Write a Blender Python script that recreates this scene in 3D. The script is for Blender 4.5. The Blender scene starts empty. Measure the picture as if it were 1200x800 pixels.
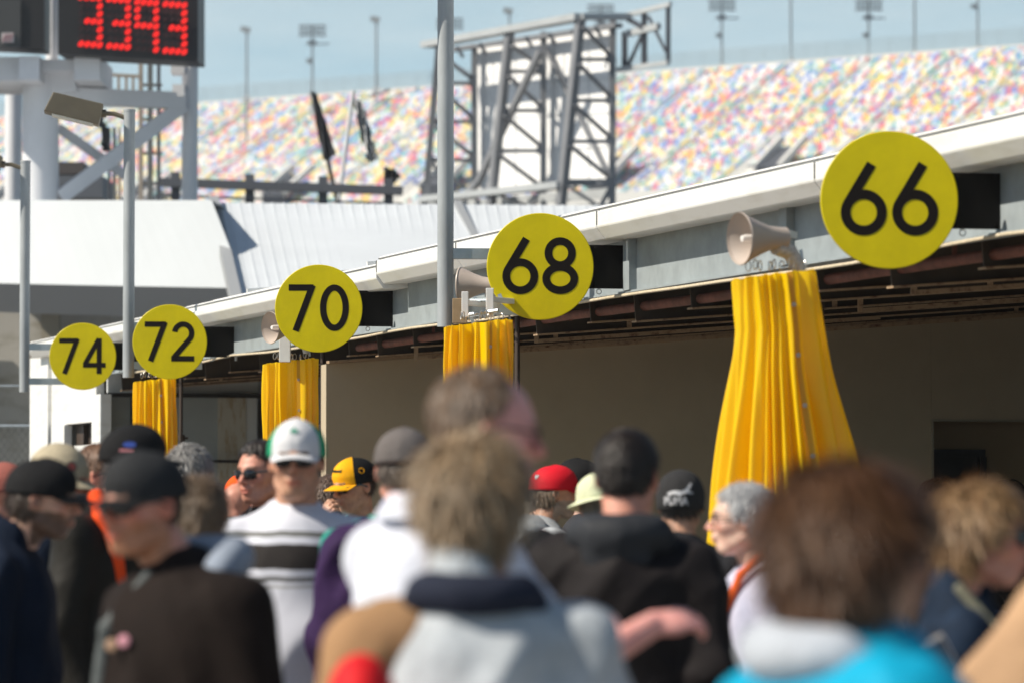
import bpy, math, random
import numpy as np
from mathutils import Vector, Matrix
random.seed(7)
RNG = np.random.default_rng(11)
PI = math.pi
scene = bpy.context.scene
COL = scene.collection

# ------------------------------------------------------------------ camera
FPX = 4500.0
CH = 1.62
TILT = math.atan(180.0 / FPX)
cam_d = bpy.data.cameras.new('camera')
cam = bpy.data.objects.new('camera', cam_d)
COL.objects.link(cam)
cam.location = (0, 0, CH)
cam.rotation_euler = (PI / 2 + TILT, 0, 0)
cam_d.sensor_width = 36.0
cam_d.lens = 36.0 * FPX / 1200.0
cam_d.clip_start = 0.1
cam_d.clip_end = 5000
cam_d.dof.use_dof = True
cam_d.dof.focus_distance = 24.0
cam_d.dof.aperture_fstop = 3.3
cam_d.dof.aperture_blades = 0
scene.camera = cam


def P(px, py, Y):
    c, s = math.cos(TILT), math.sin(TILT)
    v = 400 - py
    d = Vector((px - 600, FPX * c - s * v, FPX * s + c * v))
    k = Y / d.y
    return Vector((d.x * k, Y, CH + d.z * k))


# ------------------------------------------------------------------ materials
MATS = {}


def nodes_of(name):
    m = bpy.data.materials.new(name)
    m.use_nodes = True
    nt = m.node_tree
    return m, nt, nt.nodes['Principled BSDF']


def mat(name, col, rough=0.6, metal=0.0, bump=0.0, bscale=60.0, var=0.0, vscale=6.0, spec=0.5, coat=0.0,
        sub=0.0, trans=0.0, stain=None, stretch=(1, 1, 1)):
    if name in MATS:
        return MATS[name]
    m, nt, b = nodes_of(name)
    b.inputs['Base Color'].default_value = (*col, 1)
    b.inputs['Roughness'].default_value = rough
    b.inputs['Metallic'].default_value = metal
    b.inputs['Specular IOR Level'].default_value = spec
    b.inputs['Coat Weight'].default_value = coat
    if sub:
        b.inputs['Subsurface Weight'].default_value = sub
        b.inputs['Subsurface Radius'].default_value = (0.012, 0.005, 0.003)
        b.inputs['Subsurface Scale'].default_value = 1.0
    tc = nt.nodes.new('ShaderNodeTexCoord')
    mp = nt.nodes.new('ShaderNodeMapping')
    mp.inputs['Scale'].default_value = stretch
    nt.links.new(tc.outputs['Object'], mp.inputs['Vector'])
    if var or stain:
        n = nt.nodes.new('ShaderNodeTexNoise')
        n.inputs['Scale'].default_value = vscale
        n.inputs['Detail'].default_value = 6
        n.inputs['Roughness'].default_value = 0.65
        nt.links.new(mp.outputs[0], n.inputs['Vector'])
        r = nt.nodes.new('ShaderNodeValToRGB')
        r.color_ramp.elements[0].position = 0.3
        r.color_ramp.elements[1].position = 0.7
        lo = stain if stain else tuple(c * (1 - var) for c in col)
        hi = col if stain else tuple(min(1, c * (1 + var)) for c in col)
        if stain:
            r.color_ramp.elements[0].position = 0.32
            r.color_ramp.elements[1].position = 0.5
        r.color_ramp.elements[0].color = (*lo, 1)
        r.color_ramp.elements[1].color = (*hi, 1)
        nt.links.new(n.outputs['Fac'], r.inputs[0])
        nt.links.new(r.outputs[0], b.inputs['Base Color'])
    if bump:
        n2 = nt.nodes.new('ShaderNodeTexNoise')
        n2.inputs['Scale'].default_value = bscale
        n2.inputs['Detail'].default_value = 5
        nt.links.new(mp.outputs[0], n2.inputs['Vector'])
        bp = nt.nodes.new('ShaderNodeBump')
        bp.inputs['Strength'].default_value = bump
        bp.inputs['Distance'].default_value = 0.01
        nt.links.new(n2.outputs['Fac'], bp.inputs['Height'])
        nt.links.new(bp.outputs[0], b.inputs['Normal'])
    if trans:
        out = nt.nodes['Material Output']
        tr = nt.nodes.new('ShaderNodeBsdfTranslucent')
        tr.inputs['Color'].default_value = (*col, 1)
        mx = nt.nodes.new('ShaderNodeMixShader')
        mx.inputs[0].default_value = trans
        nt.links.new(b.outputs[0], mx.inputs[1])
        nt.links.new(tr.outputs[0], mx.inputs[2])
        nt.links.new(mx.outputs[0], out.inputs['Surface'])
    MATS[name] = m
    return m


def emis(name, col, s):
    if name in MATS:
        return MATS[name]
    m, nt, b = nodes_of(name)
    b.inputs['Base Color'].default_value = (0.02, 0.0, 0.0, 1)
    b.inputs['Emission Color'].default_value = (*col, 1)
    b.inputs['Emission Strength'].default_value = s
    MATS[name] = m
    return m


def fabric(name, col, rough=0.85, var=0.18, bump=0.35, spec=0.12):
    return mat('fabric_' + name, col, rough, 0, bump, 34, var, 9, spec)


def skin_mat():
    if 'skin' in MATS:
        return MATS['skin']
    m, nt, b = nodes_of('skin')
    a = nt.nodes.new('ShaderNodeVertexColor')
    a.layer_name = 'Col'
    tc = nt.nodes.new('ShaderNodeTexCoord')
    n = nt.nodes.new('ShaderNodeTexNoise')
    n.inputs['Scale'].default_value = 38
    n.inputs['Detail'].default_value = 6
    nt.links.new(tc.outputs['Object'], n.inputs['Vector'])
    mx = nt.nodes.new('ShaderNodeMixRGB')
    mx.blend_type = 'OVERLAY'
    mx.inputs[0].default_value = 0.45
    nt.links.new(a.outputs[0], mx.inputs[1])
    nt.links.new(n.outputs['Fac'], mx.inputs[2])
    nt.links.new(mx.outputs[0], b.inputs['Base Color'])
    b.inputs['Roughness'].default_value = 0.5
    b.inputs['Subsurface Weight'].default_value = 0.12
    b.inputs['Subsurface Radius'].default_value = (0.015, 0.006, 0.003)
    b.inputs['Subsurface Scale'].default_value = 1.0
    n2 = nt.nodes.new('ShaderNodeTexNoise')
    n2.inputs['Scale'].default_value = 160
    nt.links.new(tc.outputs['Object'], n2.inputs['Vector'])
    bp = nt.nodes.new('ShaderNodeBump')
    bp.inputs['Strength'].default_value = 0.25
    bp.inputs['Distance'].default_value = 0.004
    nt.links.new(n2.outputs['Fac'], bp.inputs['Height'])
    nt.links.new(bp.outputs[0], b.inputs['Normal'])
    MATS['skin'] = m
    return m


# ------------------------------------------------------------------ object helpers
def link(o, parent=None):
    COL.objects.link(o)
    if parent is not None:
        o.parent = parent
    return o


def tag(o, label=None, cat=None, group=None, kind=None):
    if label: o['label'] = label
    if cat: o['category'] = cat
    if group: o['group'] = group
    if kind: o['kind'] = kind
    return o


def thing(name, loc, label, cat, group=None, rotz=0.0):
    o = bpy.data.objects.new(name, None)
    o.empty_display_size = 0.2
    COL.objects.link(o)
    o.location = loc
    o.rotation_euler = (0, 0, rotz)
    return tag(o, label, cat, group)


def np_mesh(name, V, F4, mats, parent=None, smooth=True, mi=None, col=None, F3=None):
    """fast mesh from numpy: V (n,3), F4 (m,4)"""
    me = bpy.data.meshes.new(name)
    V = np.asarray(V, dtype=np.float32)
    F4 = np.asarray(F4, dtype=np.int32).reshape(-1, 4) if F4 is not None and len(F4) else np.zeros((0, 4), np.int32)
    F3 = np.asarray(F3, dtype=np.int32).reshape(-1, 3) if F3 is not None and len(F3) else np.zeros((0, 3), np.int32)
    me.vertices.add(len(V))
    me.vertices.foreach_set('co', V.ravel())
    nl = F4.size + F3.size
    me.loops.add(nl)
    me.loops.foreach_set('vertex_index', np.concatenate([F4.ravel(), F3.ravel()]))
    npoly = len(F4) + len(F3)
    me.polygons.add(npoly)
    st = np.concatenate([np.arange(len(F4)) * 4, F4.size + np.arange(len(F3)) * 3]).astype(np.int32)
    me.polygons.foreach_set('loop_start', st)
    if smooth:
        me.polygons.foreach_set('use_smooth', np.ones(npoly, dtype=bool))
    for m in (mats if isinstance(mats, (list, tuple)) else [mats]):
        me.materials.append(m)
    if mi is not None:
        me.polygons.foreach_set('material_index', np.asarray(mi, dtype=np.int32))
    me.update(calc_edges=True)
    me.validate()
    if col is not None:
        at = me.color_attributes.new('Col', 'FLOAT_COLOR', 'POINT')
        c4 = np.ones((len(V), 4), dtype=np.float32)
        c4[:, :3] = col
        at.data.foreach_set('color', c4.ravel())
    o = bpy.data.objects.new(name, me)
    return link(o, parent)


class MB:
    """collects boxes, bars, tubes, lathes into one mesh"""

    def __init__(self):
        self.v = []
        self.f = []
        self.m = []
        self.pieces = []

    def add(self, vs, fs, mi=0):
        b = len(self.v)
        self.v += [tuple(v) for v in vs]
        self.f += [tuple(b + i for i in f) for f in fs]
        self.m += [mi] * len(fs)
        self.pieces.append((b, len(self.v), len(self.f) - len(fs), len(self.f)))

    def box(self, c, s, M=None, mi=0, bev=0.0):
        x, y, z = [k / 2 for k in s]
        pts = [Vector((sx * x, sy * y, sz * z)) for sx in (-1, 1) for sy in (-1, 1) for sz in (-1, 1)]
        if M is not None:
            pts = [M @ p for p in pts]
        pts = [p + Vector(c) for p in pts]
        self.add(pts, [(0, 1, 3, 2), (4, 6, 7, 5), (0, 4, 5, 1), (2, 3, 7, 6), (0, 2, 6, 4), (1, 5, 7, 3)], mi)

    def bar(self, a, b, w, d=None, up=(0, 0, 1), mi=0):
        a, b = Vector(a), Vector(b)
        d = d or w
        t = (b - a)
        L = t.length
        t.normalize()
        u = Vector(up)
        if abs(t.dot(u)) > 0.98:
            u = Vector((0, 1, 0))
        s = t.cross(u).normalized()
        u = s.cross(t).normalized()
        M = Matrix((s, t, u)).transposed()
        self.box((a + b) / 2, (w, L, d), M, mi)

    def tube(self, pts, r, n=10, mi=0, caps=True):
        pts = [Vector(p) for p in pts]
        rs = r if isinstance(r, (list, tuple)) else [r] * len(pts)
        rings = []
        prev = None
        for i, p in enumerate(pts):
            t = (pts[min(i + 1, len(pts) - 1)] - pts[max(i - 1, 0)]).normalized()
            u = prev if prev is not None else (Vector((0, 0, 1)) if abs(t.z) < 0.9 else Vector((1, 0, 0)))
            s = t.cross(u).normalized()
            u = s.cross(t).normalized()
            prev = u
            rings.append([p + (s * math.cos(2 * PI * k / n) + u * math.sin(2 * PI * k / n)) * rs[i] for k in range(n)])
        vs = [q for rg in rings for q in rg]
        fs = []
        for i in range(len(pts) - 1):
            for k in range(n):
                k2 = (k + 1) % n
                fs.append((i * n + k, i * n + k2, (i + 1) * n + k2, (i + 1) * n + k))
        if caps:
            fs.append(tuple(range(n))[::-1])
            fs.append(tuple((len(pts) - 1) * n + k for k in range(n)))
        self.add(vs, fs, mi)

    def lathe(self, prof, c, axis=(0, 0, 1), n=32, mi=0, cap0=False, cap1=False):
        ax = Vector(axis).normalized()
        u = Vector((0, 0, 1)) if abs(ax.z) < 0.9 else Vector((1, 0, 0))
        s = ax.cross(u).normalized()
        u = s.cross(ax).normalized()
        vs = []
        for (r, h) in prof:
            for k in range(n):
                a = 2 * PI * k / n
                vs.append(Vector(c) + ax * h + (s * math.cos(a) + u * math.sin(a)) * r)
        fs = []
        for i in range(len(prof) - 1):
            for k in range(n):
                k2 = (k + 1) % n
                fs.append((i * n + k, i * n + k2, (i + 1) * n + k2, (i + 1) * n + k))
        if cap0: fs.append(tuple(range(n))[::-1])
        if cap1: fs.append(tuple((len(prof) - 1) * n + k for k in range(n)))
        self.add(vs, fs, mi)

    def prism(self, poly, a, b, mi=0):
        """poly: list of world Vectors around a; extruded by b-a"""
        d = Vector(b) - Vector(a)
        n = len(poly)
        vs = [Vector(p) for p in poly] + [Vector(p) + d for p in poly]
        fs = [tuple(range(n))[::-1], tuple(range(n, 2 * n))]
        for k in range(n):
            k2 = (k + 1) % n
            fs.append((k, k2, n + k2, n + k))
        self.add(vs, fs, mi)

    def split(self):
        """one MB per add() call"""
        out = []
        for (v0, v1, f0, f1) in self.pieces:
            q = MB()
            q.add(self.v[v0:v1], [tuple(i - v0 for i in f) for f in self.f[f0:f1]])
            q.m = self.m[f0:f1]
            out.append(q)
        return out

    def build(self, name, mats, parent=None, smooth=False, bevel=0.0, origin=None):
        me = bpy.data.meshes.new(name)
        vs = self.v
        if origin is not None:
            o0 = Vector(origin)
            vs = [tuple(Vector(v) - o0) for v in vs]
        me.from_pydata(vs, [], self.f)
        for m in (mats if isinstance(mats, (list, tuple)) else [mats]):
            me.materials.append(m)
        me.polygons.foreach_set('material_index', self.m)
        if smooth:
            me.polygons.foreach_set('use_smooth', [True] * len(me.polygons))
            try:
                me.set_sharp_from_angle(angle=math.radians(40))
            except Exception:
                pass
        me.update()
        o = bpy.data.objects.new(name, me)
        link(o, parent)
        if origin is not None:
            o.location = origin
        if bevel:
            bv = o.modifiers.new('bevel', 'BEVEL')
            bv.width = bevel
            bv.segments = 2
            bv.limit_method = 'ANGLE'
        return o


def each(mb, fn, name, m, **kw):
    for q in mb.split():
        fn(q, name, m, **kw)


# ------------------------------------------------------------------ world and sun
SUN_AZ = math.radians(-106)      # compass-like angle of the sun measured from +Y towards +X
SUN_EL = math.radians(43)
w = bpy.data.worlds.new('World')
scene.world = w
w.use_nodes = True
nt = w.node_tree
bg = nt.nodes['Background']
sky = nt.nodes.new('ShaderNodeTexSky')
sky.sky_type = 'NISHITA'
sky.sun_disc = False
sky.sun_elevation = SUN_EL
sky.sun_rotation = SUN_AZ
sky.air_density = 1.2
sky.dust_density = 0.4
sky.ozone_density = 2.0
tcw = nt.nodes.new('ShaderNodeTexCoord')
mpw = nt.nodes.new('ShaderNodeMapping')
mpw.inputs['Scale'].default_value = (1.0, 1.0, 7.0)
mpw.inputs['Rotation'].default_value = (0.05, 0.12, 0.4)
nz = nt.nodes.new('ShaderNodeTexNoise')
nz.inputs['Scale'].default_value = 5.0
nz.inputs['Detail'].default_value = 7
nz.inputs['Roughness'].default_value = 0.6
rp = nt.nodes.new('ShaderNodeValToRGB')
rp.color_ramp.elements[0].position = 0.42
rp.color_ramp.elements[1].position = 0.72
rp.color_ramp.elements[0].color = (0, 0, 0, 1)
rp.color_ramp.elements[1].color = (0.9, 0.9, 0.9, 1)
mxw = nt.nodes.new('ShaderNodeMixRGB')
mxw.inputs[2].default_value = (6.6, 8.2, 9.6, 1)
nt.links.new(tcw.outputs['Generated'], mpw.inputs['Vector'])
nt.links.new(mpw.outputs[0], nz.inputs['Vector'])
nt.links.new(nz.outputs['Fac'], rp.inputs[0])
sxyz = nt.nodes.new('ShaderNodeSeparateXYZ')
nt.links.new(tcw.outputs['Generated'], sxyz.inputs[0])
mrw = nt.nodes.new('ShaderNodeMapRange')
mrw.inputs['From Min'].default_value = 0.10
mrw.inputs['From Max'].default_value = 0.26
mrw.inputs['To Min'].default_value = 0.9
mrw.inputs['To Max'].default_value = 0.06
nt.links.new(sxyz.outputs['Z'], mrw.inputs['Value'])
nt.links.new(mrw.outputs[0], mxw.inputs[0])
mxc = nt.nodes.new('ShaderNodeMixRGB')
mxc.inputs[1].default_value = (6.6, 9.6, 11.2, 1)
mxc.inputs[2].default_value = (10.5, 12.2, 12.8, 1)
nt.links.new(rp.outputs[0], mxc.inputs[0])
nt.links.new(mxc.outputs[0], mxw.inputs[2])
nt.links.new(sky.outputs[0], mxw.inputs[1])
nt.links.new(mxw.outputs[0], bg.inputs['Color'])
bg.inputs['Strength'].default_value = 0.058
sd = bpy.data.lights.new('sun', 'SUN')
sd.energy = 5.0
sd.angle = math.radians(0.53)
sd.color = (1.0, 0.92, 0.79)
so = bpy.data.objects.new('sun', sd)
link(so)
sdir = Vector((math.sin(SUN_AZ) * math.cos(SUN_EL), math.cos(SUN_AZ) * math.cos(SUN_EL), math.sin(SUN_EL)))
so.rotation_euler = sdir.to_track_quat('Z', 'Y').to_euler()
so.location = sdir * 60
scene.view_settings.view_transform = 'Standard'
scene.view_settings.look = 'None'
scene.view_settings.exposure = 0.38
scene.view_settings.gamma = 1.0

# ------------------------------------------------------------------ ground
m_asph = mat('asphalt', (0.09, 0.088, 0.085), 0.9, 0, 0.4, 40, 0.25, 0.8)
g = MB()
g.add([(-1500, -200, 0), (1500, -200, 0), (1500, 3000, 0), (-1500, 3000, 0)], [(0, 1, 2, 3)])
tag(g.build('ground', m_asph), kind='structure')
m_slab = mat('concrete_paving', (0.26, 0.24, 0.215), 0.85, 0, 0.3, 30, 0.15, 1.5)
g = MB()
for i in range(-3, 4):
    for j in range(0, 12):
        x0, y0 = i * 4 + 0.01, 1 + j * 4 + 0.01
        g.add([(x0, y0, .004), (x0 + 3.98, y0, .004), (x0 + 3.98, y0 + 3.98, .004), (x0, y0 + 3.98, .004)], [(0, 1, 2, 3)])
tag(g.build('paddock_paving', m_slab), kind='structure')

# ------------------------------------------------------------------ garage building
AB = 7.27          # beam line:  X = AB - .306 Y
LK = 0.306
nL = math.hypot(1, LK)
Ld = Vector((-LK / nL, 1 / nL, 0))        # along the eave, away from the camera
Nd = Vector((-1 / nL, -LK / nL, 0))       # outward (left, towards the camera)
Dd = -Nd                                   # into the building


def on_line(Y, off=0.0, z=0.0):
    """point on the beam line at depth Y, moved outward by off"""
    return Vector((AB - LK * Y, Y, z)) + Nd * off


def Y_at(px, off=0.0):
    return (AB - off * nL) / ((px - 600) / FPX + LK)


m_white = mat('white_painted_metal', (0.74, 0.74, 0.72), 0.42, 0, 0.05, 12, 0, 2.2, stain=(.66, .65, .61), stretch=(1, 1, 5))
m_seam = mat('seam_dark', (0.12, 0.12, 0.12), 0.8)
m_beam = mat('blue_grey_steel', (0.27, 0.305, 0.32), 0.55, 0, 0.08, 30, 0.16, 5.0)
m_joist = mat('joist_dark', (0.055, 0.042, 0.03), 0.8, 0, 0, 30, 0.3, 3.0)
m_flange = mat('joist_flange', (0.36, 0.25, 0.15), 0.8, 0, 0.1, 30, 0, 16.0, stain=(0.14, 0.07, 0.04))
m_rust = mat('rusty_pipe', (0.16, 0.055, 0.035), 0.75, 0, 0.1, 40, 0.4, 9.0)
m_wall = mat('olive_beige_wall', (0.42, 0.35, 0.245), 0.85, 0, 0.08, 20, 0.07, 1.3)
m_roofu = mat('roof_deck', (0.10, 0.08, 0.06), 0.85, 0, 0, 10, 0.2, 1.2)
m_bluewall = mat('grey_blue_panel', (0.30, 0.33, 0.33), 0.8, 0, 0.05, 20, 0.10, 1.5)
m_stained = mat('stained_panel', (0.42, 0.40, 0.34), 0.8, 0, 0.05, 20, 0, 5.0, stain=(0.30, 0.22, 0.12), stretch=(3, 3, .7))
m_black = mat('black_frame', (0.018, 0.016, 0.015), 0.5)
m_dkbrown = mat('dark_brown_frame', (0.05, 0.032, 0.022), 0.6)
m_galv = mat('galvanised_steel', (0.42, 0.47, 0.50), 0.42, 0.55, 0.05, 60, 0.14, 14.0)

bld = thing('garage_building', (AB - LK * 27, 27, 0), 'long low garage building with white eave, grey beam and dark open interior', 'building')
BO = bld.location.copy()


def bpart(mb, name, m, smooth=False, bevel=0.0, parent=None):
    o = mb.build(name, m, None, smooth, bevel, origin=BO)
    o.parent = parent or bld
    o.location = (0, 0, 0)
    return o


Y0, Y1 = 9.0, 39.2
ZF0, ZF1 = CH + 1.426, CH + 1.617
# fascia / gutter in sections
brk = [Y0] + [Y_at(p, .2) for p in (955, 700, 535, 442, 330, 216, 115)] + [39.2]
mb = MB()
mbs = MB()
for i in range(len(brk) - 1):
    ya, yb = brk[i] + 0.004, brk[i + 1] - 0.004
    dz = 0 if i < 4 else -0.045 - 0.004 * (i - 4)
    dzb = 0 if i < 4 else -0.03
    prof = [(-.10, ZF0 + .015), (.165, ZF0), (.175, ZF0 + .004), (.222, ZF0 + .066), (.225, ZF0 + .075), (.225, ZF1 - .035 + dz),
            (.205, ZF1 - .03 + dz), (.205, ZF1 - .008 + dz), (.19, ZF1 + dz), (-.10, ZF1 + .02 + dz)]
    prof = [(o, z + (dzb if z < ZF0 + .12 else 0)) for o, z in prof]
    poly = [on_line(ya, o, z) for o, z in prof]
    A = on_line(ya)
    B = on_line(yb)
    mb.prism(poly, A, B)
    # joint strip
    for (o, z0, z1) in ((.227, ZF0 + .08, ZF1 - .03 + dz),):
        a = on_line(yb - .006, o, z0)
        b_ = on_line(yb - .006, o, z1)
        mbs.bar(a, b_, .012, .004, up=Nd)
    # thin dark strip in the recess above the front lip
    mbs.bar(on_line(ya, .208, ZF1 - .018 + dz), on_line(yb, .208, ZF1 - .018 + dz), .008, .006)
fascia = bpart(mb, 'eave_fascia', m_white, bevel=0.004)
bpart(mbs, 'fascia_joint', m_seam, parent=fascia)
# roof sheet
mb = MB()
sl = 0.077
W = 13.0
for k in range(26):
    ya = Y0 + (Y1 - Y0) * k / 26
    yb = Y0 + (Y1 - Y0) * (k + 1) / 26
    zt = ZF1 - (.0 if ya < 30 else .06)
    poly = [on_line(ya, .19, zt - .06), on_line(ya, .19, zt - .045), on_line(ya, -W, zt - .045 + sl * W), on_line(ya, -W, zt - .06 + sl * W)]
    mb.prism(poly, on_line(ya), on_line(yb))
    mb.bar(on_line(ya, .19, zt - .03), on_line(ya, -W, zt - .03 + sl * W), .03, .03)
bpart(mb, 'roof', m_white)
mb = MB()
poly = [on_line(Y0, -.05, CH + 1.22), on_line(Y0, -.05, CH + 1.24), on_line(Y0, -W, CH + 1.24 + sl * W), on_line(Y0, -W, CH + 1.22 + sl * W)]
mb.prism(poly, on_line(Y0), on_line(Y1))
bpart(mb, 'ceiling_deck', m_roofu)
# long steel beam (web + flanges) with stiffeners
mb = MB()
zb0, zb1 = CH + 1.134, ZF0 + .012
mb.prism([on_line(Y0, -.02, zb0 + .012), on_line(Y0, 0, zb0 + .012), on_line(Y0, 0, zb1), on_line(Y0, -.02, zb1)], on_line(Y0), on_line(36.2))
mb.prism([on_line(Y0, -.08, zb0), on_line(Y0, .035, zb0), on_line(Y0, .035, zb0 + .011), on_line(Y0, -.08, zb0 + .011)], on_line(Y0), on_line(36.2))
for Y in (14.0, Y_at(932), Y_at(752) + .08, 24.0, 28.6, 33.5):
    mb.prism([on_line(Y, .001, zb0 + .013), on_line(Y, .045, zb0 + .013), on_line(Y, .045, zb1 - .002), on_line(Y, .001, zb1 - .002)], on_line(Y), on_line(Y + .10))
bpart(mb, 'eave_beam', m_beam)
# sub beam (white-ish track) and rusty pipe, cable tray
mb = MB()
mb.tube([on_line(Y0 + (27.9 - Y0) * k / 8, -.16, CH + 1.075 + .008 * math.sin(k * 2.3)) for k in range(9)], .028, 10)
for Y in (15, 17.6, 20.2, 23.1, 26):
    mb.bar(on_line(Y, -.16, CH + 1.05), on_line(Y, -.16, CH + 1.22), .02, .03)
bpart(mb, 'rusty_pipe', m_rust, smooth=True)
# joists running into the building
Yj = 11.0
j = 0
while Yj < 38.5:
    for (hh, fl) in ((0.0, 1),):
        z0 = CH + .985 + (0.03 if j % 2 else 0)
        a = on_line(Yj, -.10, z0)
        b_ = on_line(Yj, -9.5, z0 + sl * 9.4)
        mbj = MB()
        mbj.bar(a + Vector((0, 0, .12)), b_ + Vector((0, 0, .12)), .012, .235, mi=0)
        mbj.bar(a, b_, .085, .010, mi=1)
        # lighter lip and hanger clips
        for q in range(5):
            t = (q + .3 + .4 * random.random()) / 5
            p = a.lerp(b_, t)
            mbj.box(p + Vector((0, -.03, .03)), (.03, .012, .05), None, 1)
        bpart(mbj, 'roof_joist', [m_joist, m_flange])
    Yj += (0.78, 1.02, 0.9)[j % 3]
    j += 1
# short lower rails and light strips seen under the joists
mb = MB()
for (Ya, o0, o1, dz) in ((18.6, -.4, -3.2, -.015), (21.6, -1.4, -4.2, -.02), (24.8, -.5, -2.9, -.01), (26.9, -.3, -8, -.03)):
    mb.bar(on_line(Ya, o0, CH + .97 + dz - sl * o0), on_line(Ya, o1, CH + .97 + dz - sl * o1), .05, .022)
    mb.bar(on_line(Ya, o0, CH + .96 + dz - sl * o0), on_line(Ya, o0, CH + 1.06 - sl * o0), .03, .03)
each(mb, bpart, 'door_track', m_flange)
# partition wall with doorway
YP = 28.3


def part_pt(s, z, back=0.0):
    p = Vector((AB - LK * YP, YP, 0)) + Dd * s + Ld * back
    p.z = z
    return p


mb = MB()


def wall_piece(mb, s0, s1, z0, z1a, z1b, t=.15, back=0.0, mi=0):
    poly = [part_pt(s0, z0, back), part_pt(s1, z0, back), part_pt(s1, z1b, back), part_pt(s0, z1a, back)]
    mb.prism(poly, Vector((0, 0, 0)), Ld * t, mi)


def ztop(s):
    return CH + .965 + sl * s


wall_piece(mb, .02, 3.93, 0, ztop(0), ztop(3.93))
wall_piece(mb, 3.965, 4.846, 0, ztop(3.965), ztop(4.846))
wall_piece(mb, 4.848, 8.0, 2.21, ztop(4.848), ztop(8))
wall_piece(mb, 8.002, 12.8, 0, ztop(8), ztop(12.8))
wall_piece(mb, 3.93, 3.965, 0, ztop(3.9), ztop(3.9), t=.1, back=.03, mi=1)
pw = bpart(mb, 'partition_wall', [m_wall, m_joist])
mb = MB()
wall_piece(mb, 4.842, 4.862, 0, 2.21, 2.21, t=.17, back=-.012)
wall_piece(mb, 4.862, 8.0, 2.195, 2.2095, 2.2095, t=.17, back=-.012)
bpart(mb, 'doorway_trim', mat('trim_beige', (0.30, 0.27, 0.2), .7), parent=pw)
mb = MB()
wall_piece(mb, .02, 12.8, ztop(0) - .01, ztop(0) + .03, ztop(0) + .031, t=.05, back=-.06)
mb = MB()
a = part_pt(.02, ztop(.02) + .012, -.05)
b_ = part_pt(12.8, ztop(12.8) + .012, -.05)
mb.bar(a, b_, .09, .02)
bpart(mb, 'wall_top_track', m_flange, parent=pw)
# inner room wall with a dark notice board frame
mb = MB()
wall_piece(mb, 2.0, 12.5, 0, 3.2, 3.6, t=.12, back=1.1)
bpart(mb, 'inner_wall', mat('inner_wall', (0.40, 0.29, 0.17), .85, 0, .05, 20, .08, 1.2))
mb = MB()
bk = .98
pa = P(1086, 527, 32.6)
sA = 5.0
for (s0, s1, z0, z1) in ((5.08, 5.68, 1.0, 1.93),):
    wall_piece(mb, s0, s1, z0, z1, z1, t=.05, back=bk, mi=0)
    wall_piece(mb, s0 - .05, s1 + .05, z1, z1 + .06, z1 + .06, t=.08, back=bk - .02, mi=1)
    wall_piece(mb, s1, s1 + .06, z0, z1, z1, t=.08, back=bk - .02, mi=1)
    wall_piece(mb, s0 - .06, s0, z0, z1, z1, t=.08, back=bk - .02, mi=1)
bpart(mb, 'dark_cabinet', [mat('cab_dark', (0.02, 0.017, 0.014), .5, 0, 0, 10, .5, 5), m_black])
# rear long wall and side to close the building
mb = MB()
mb.prism([on_line(Y0, -12.8, 0), on_line(Y0, -12.95, 0), on_line(Y0, -12.95, 4.0), on_line(Y0, -12.8, 4.0)], on_line(Y0), on_line(Y1))
bpart(mb, 'rear_wall', m_wall)
# room beyond the partition: grey-blue panels in a black frame, seen below the beam
mb = MB()


def rp_(s, z, Y=36.35):
    p = Vector((AB - LK * Y, Y, 0)) + Dd * s
    p.z = z
    return p


def room(mb, s0, s1, z0, z1, t=.06, back=0.0, mi=0):
    poly = [rp_(s0, z0) + Ld * back, rp_(s1, z0) + Ld * back, rp_(s1, z1) + Ld * back, rp_(s0, z1) + Ld * back]
    mb.prism(poly, Vector((0, 0, 0)), Ld * t, mi)


def s_for(px, Y=36.35):
    # s along Dd where the plane at station Y is seen at px
    k = (px - 600) / FPX
    x0, y0 = AB - LK * Y, Y
    return (k * y0 - x0) / (Dd.x - k * Dd.y)


sp = [.03] + [s_for(p) for p in (255, 288, 303, 380)]
zr = CH + .95
room(mb, sp[0], sp[1], 0, zr, mi=0)
room(mb, sp[1], sp[2], 0, zr, back=-.01, mi=1)
room(mb, sp[2], sp[3], 0, zr, back=.0, mi=2)
room(mb, sp[3], sp[4] + 9, 0, zr + 1.0, back=.05, mi=0)
room(mb, sp[0], sp[3], zr, CH + 1.3, back=.02, mi=2)
bpart(mb, 'panel_wall', [m_bluewall, m_stained, mat('pale_grey_trim', (.5, .52, .52), .7)])
mb = MB()
room(mb, s_for(124), sp[3] + .02, zr - .02, zr + .02, t=.05, back=-.08)
room(mb, sp[3] - .02, sp[3] + .02, 0, zr - .0205, t=.05, back=-.08)
room(mb, s_for(152), s_for(156), 0, zr - .0205, t=.05, back=-.08)
room(mb, s_for(205), s_for(300), CH + .31, CH + .34, t=.04, back=-.12)
bpart(mb, 'door_frame', m_black)
# closed white facade at the far end of the building
mb = MB()


def fac(mb, Ya, Yb, z0, z1, off=0.0, t=.08, mi=0):
    poly = [on_line(Ya, off, z0), on_line(Ya, off - t, z0), on_line(Ya, off - t, z1), on_line(Ya, off, z1)]
    mb.prism(poly, on_line(Ya), on_line(Yb), mi)


def yf(px): return Y_at(px, .05)


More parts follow.
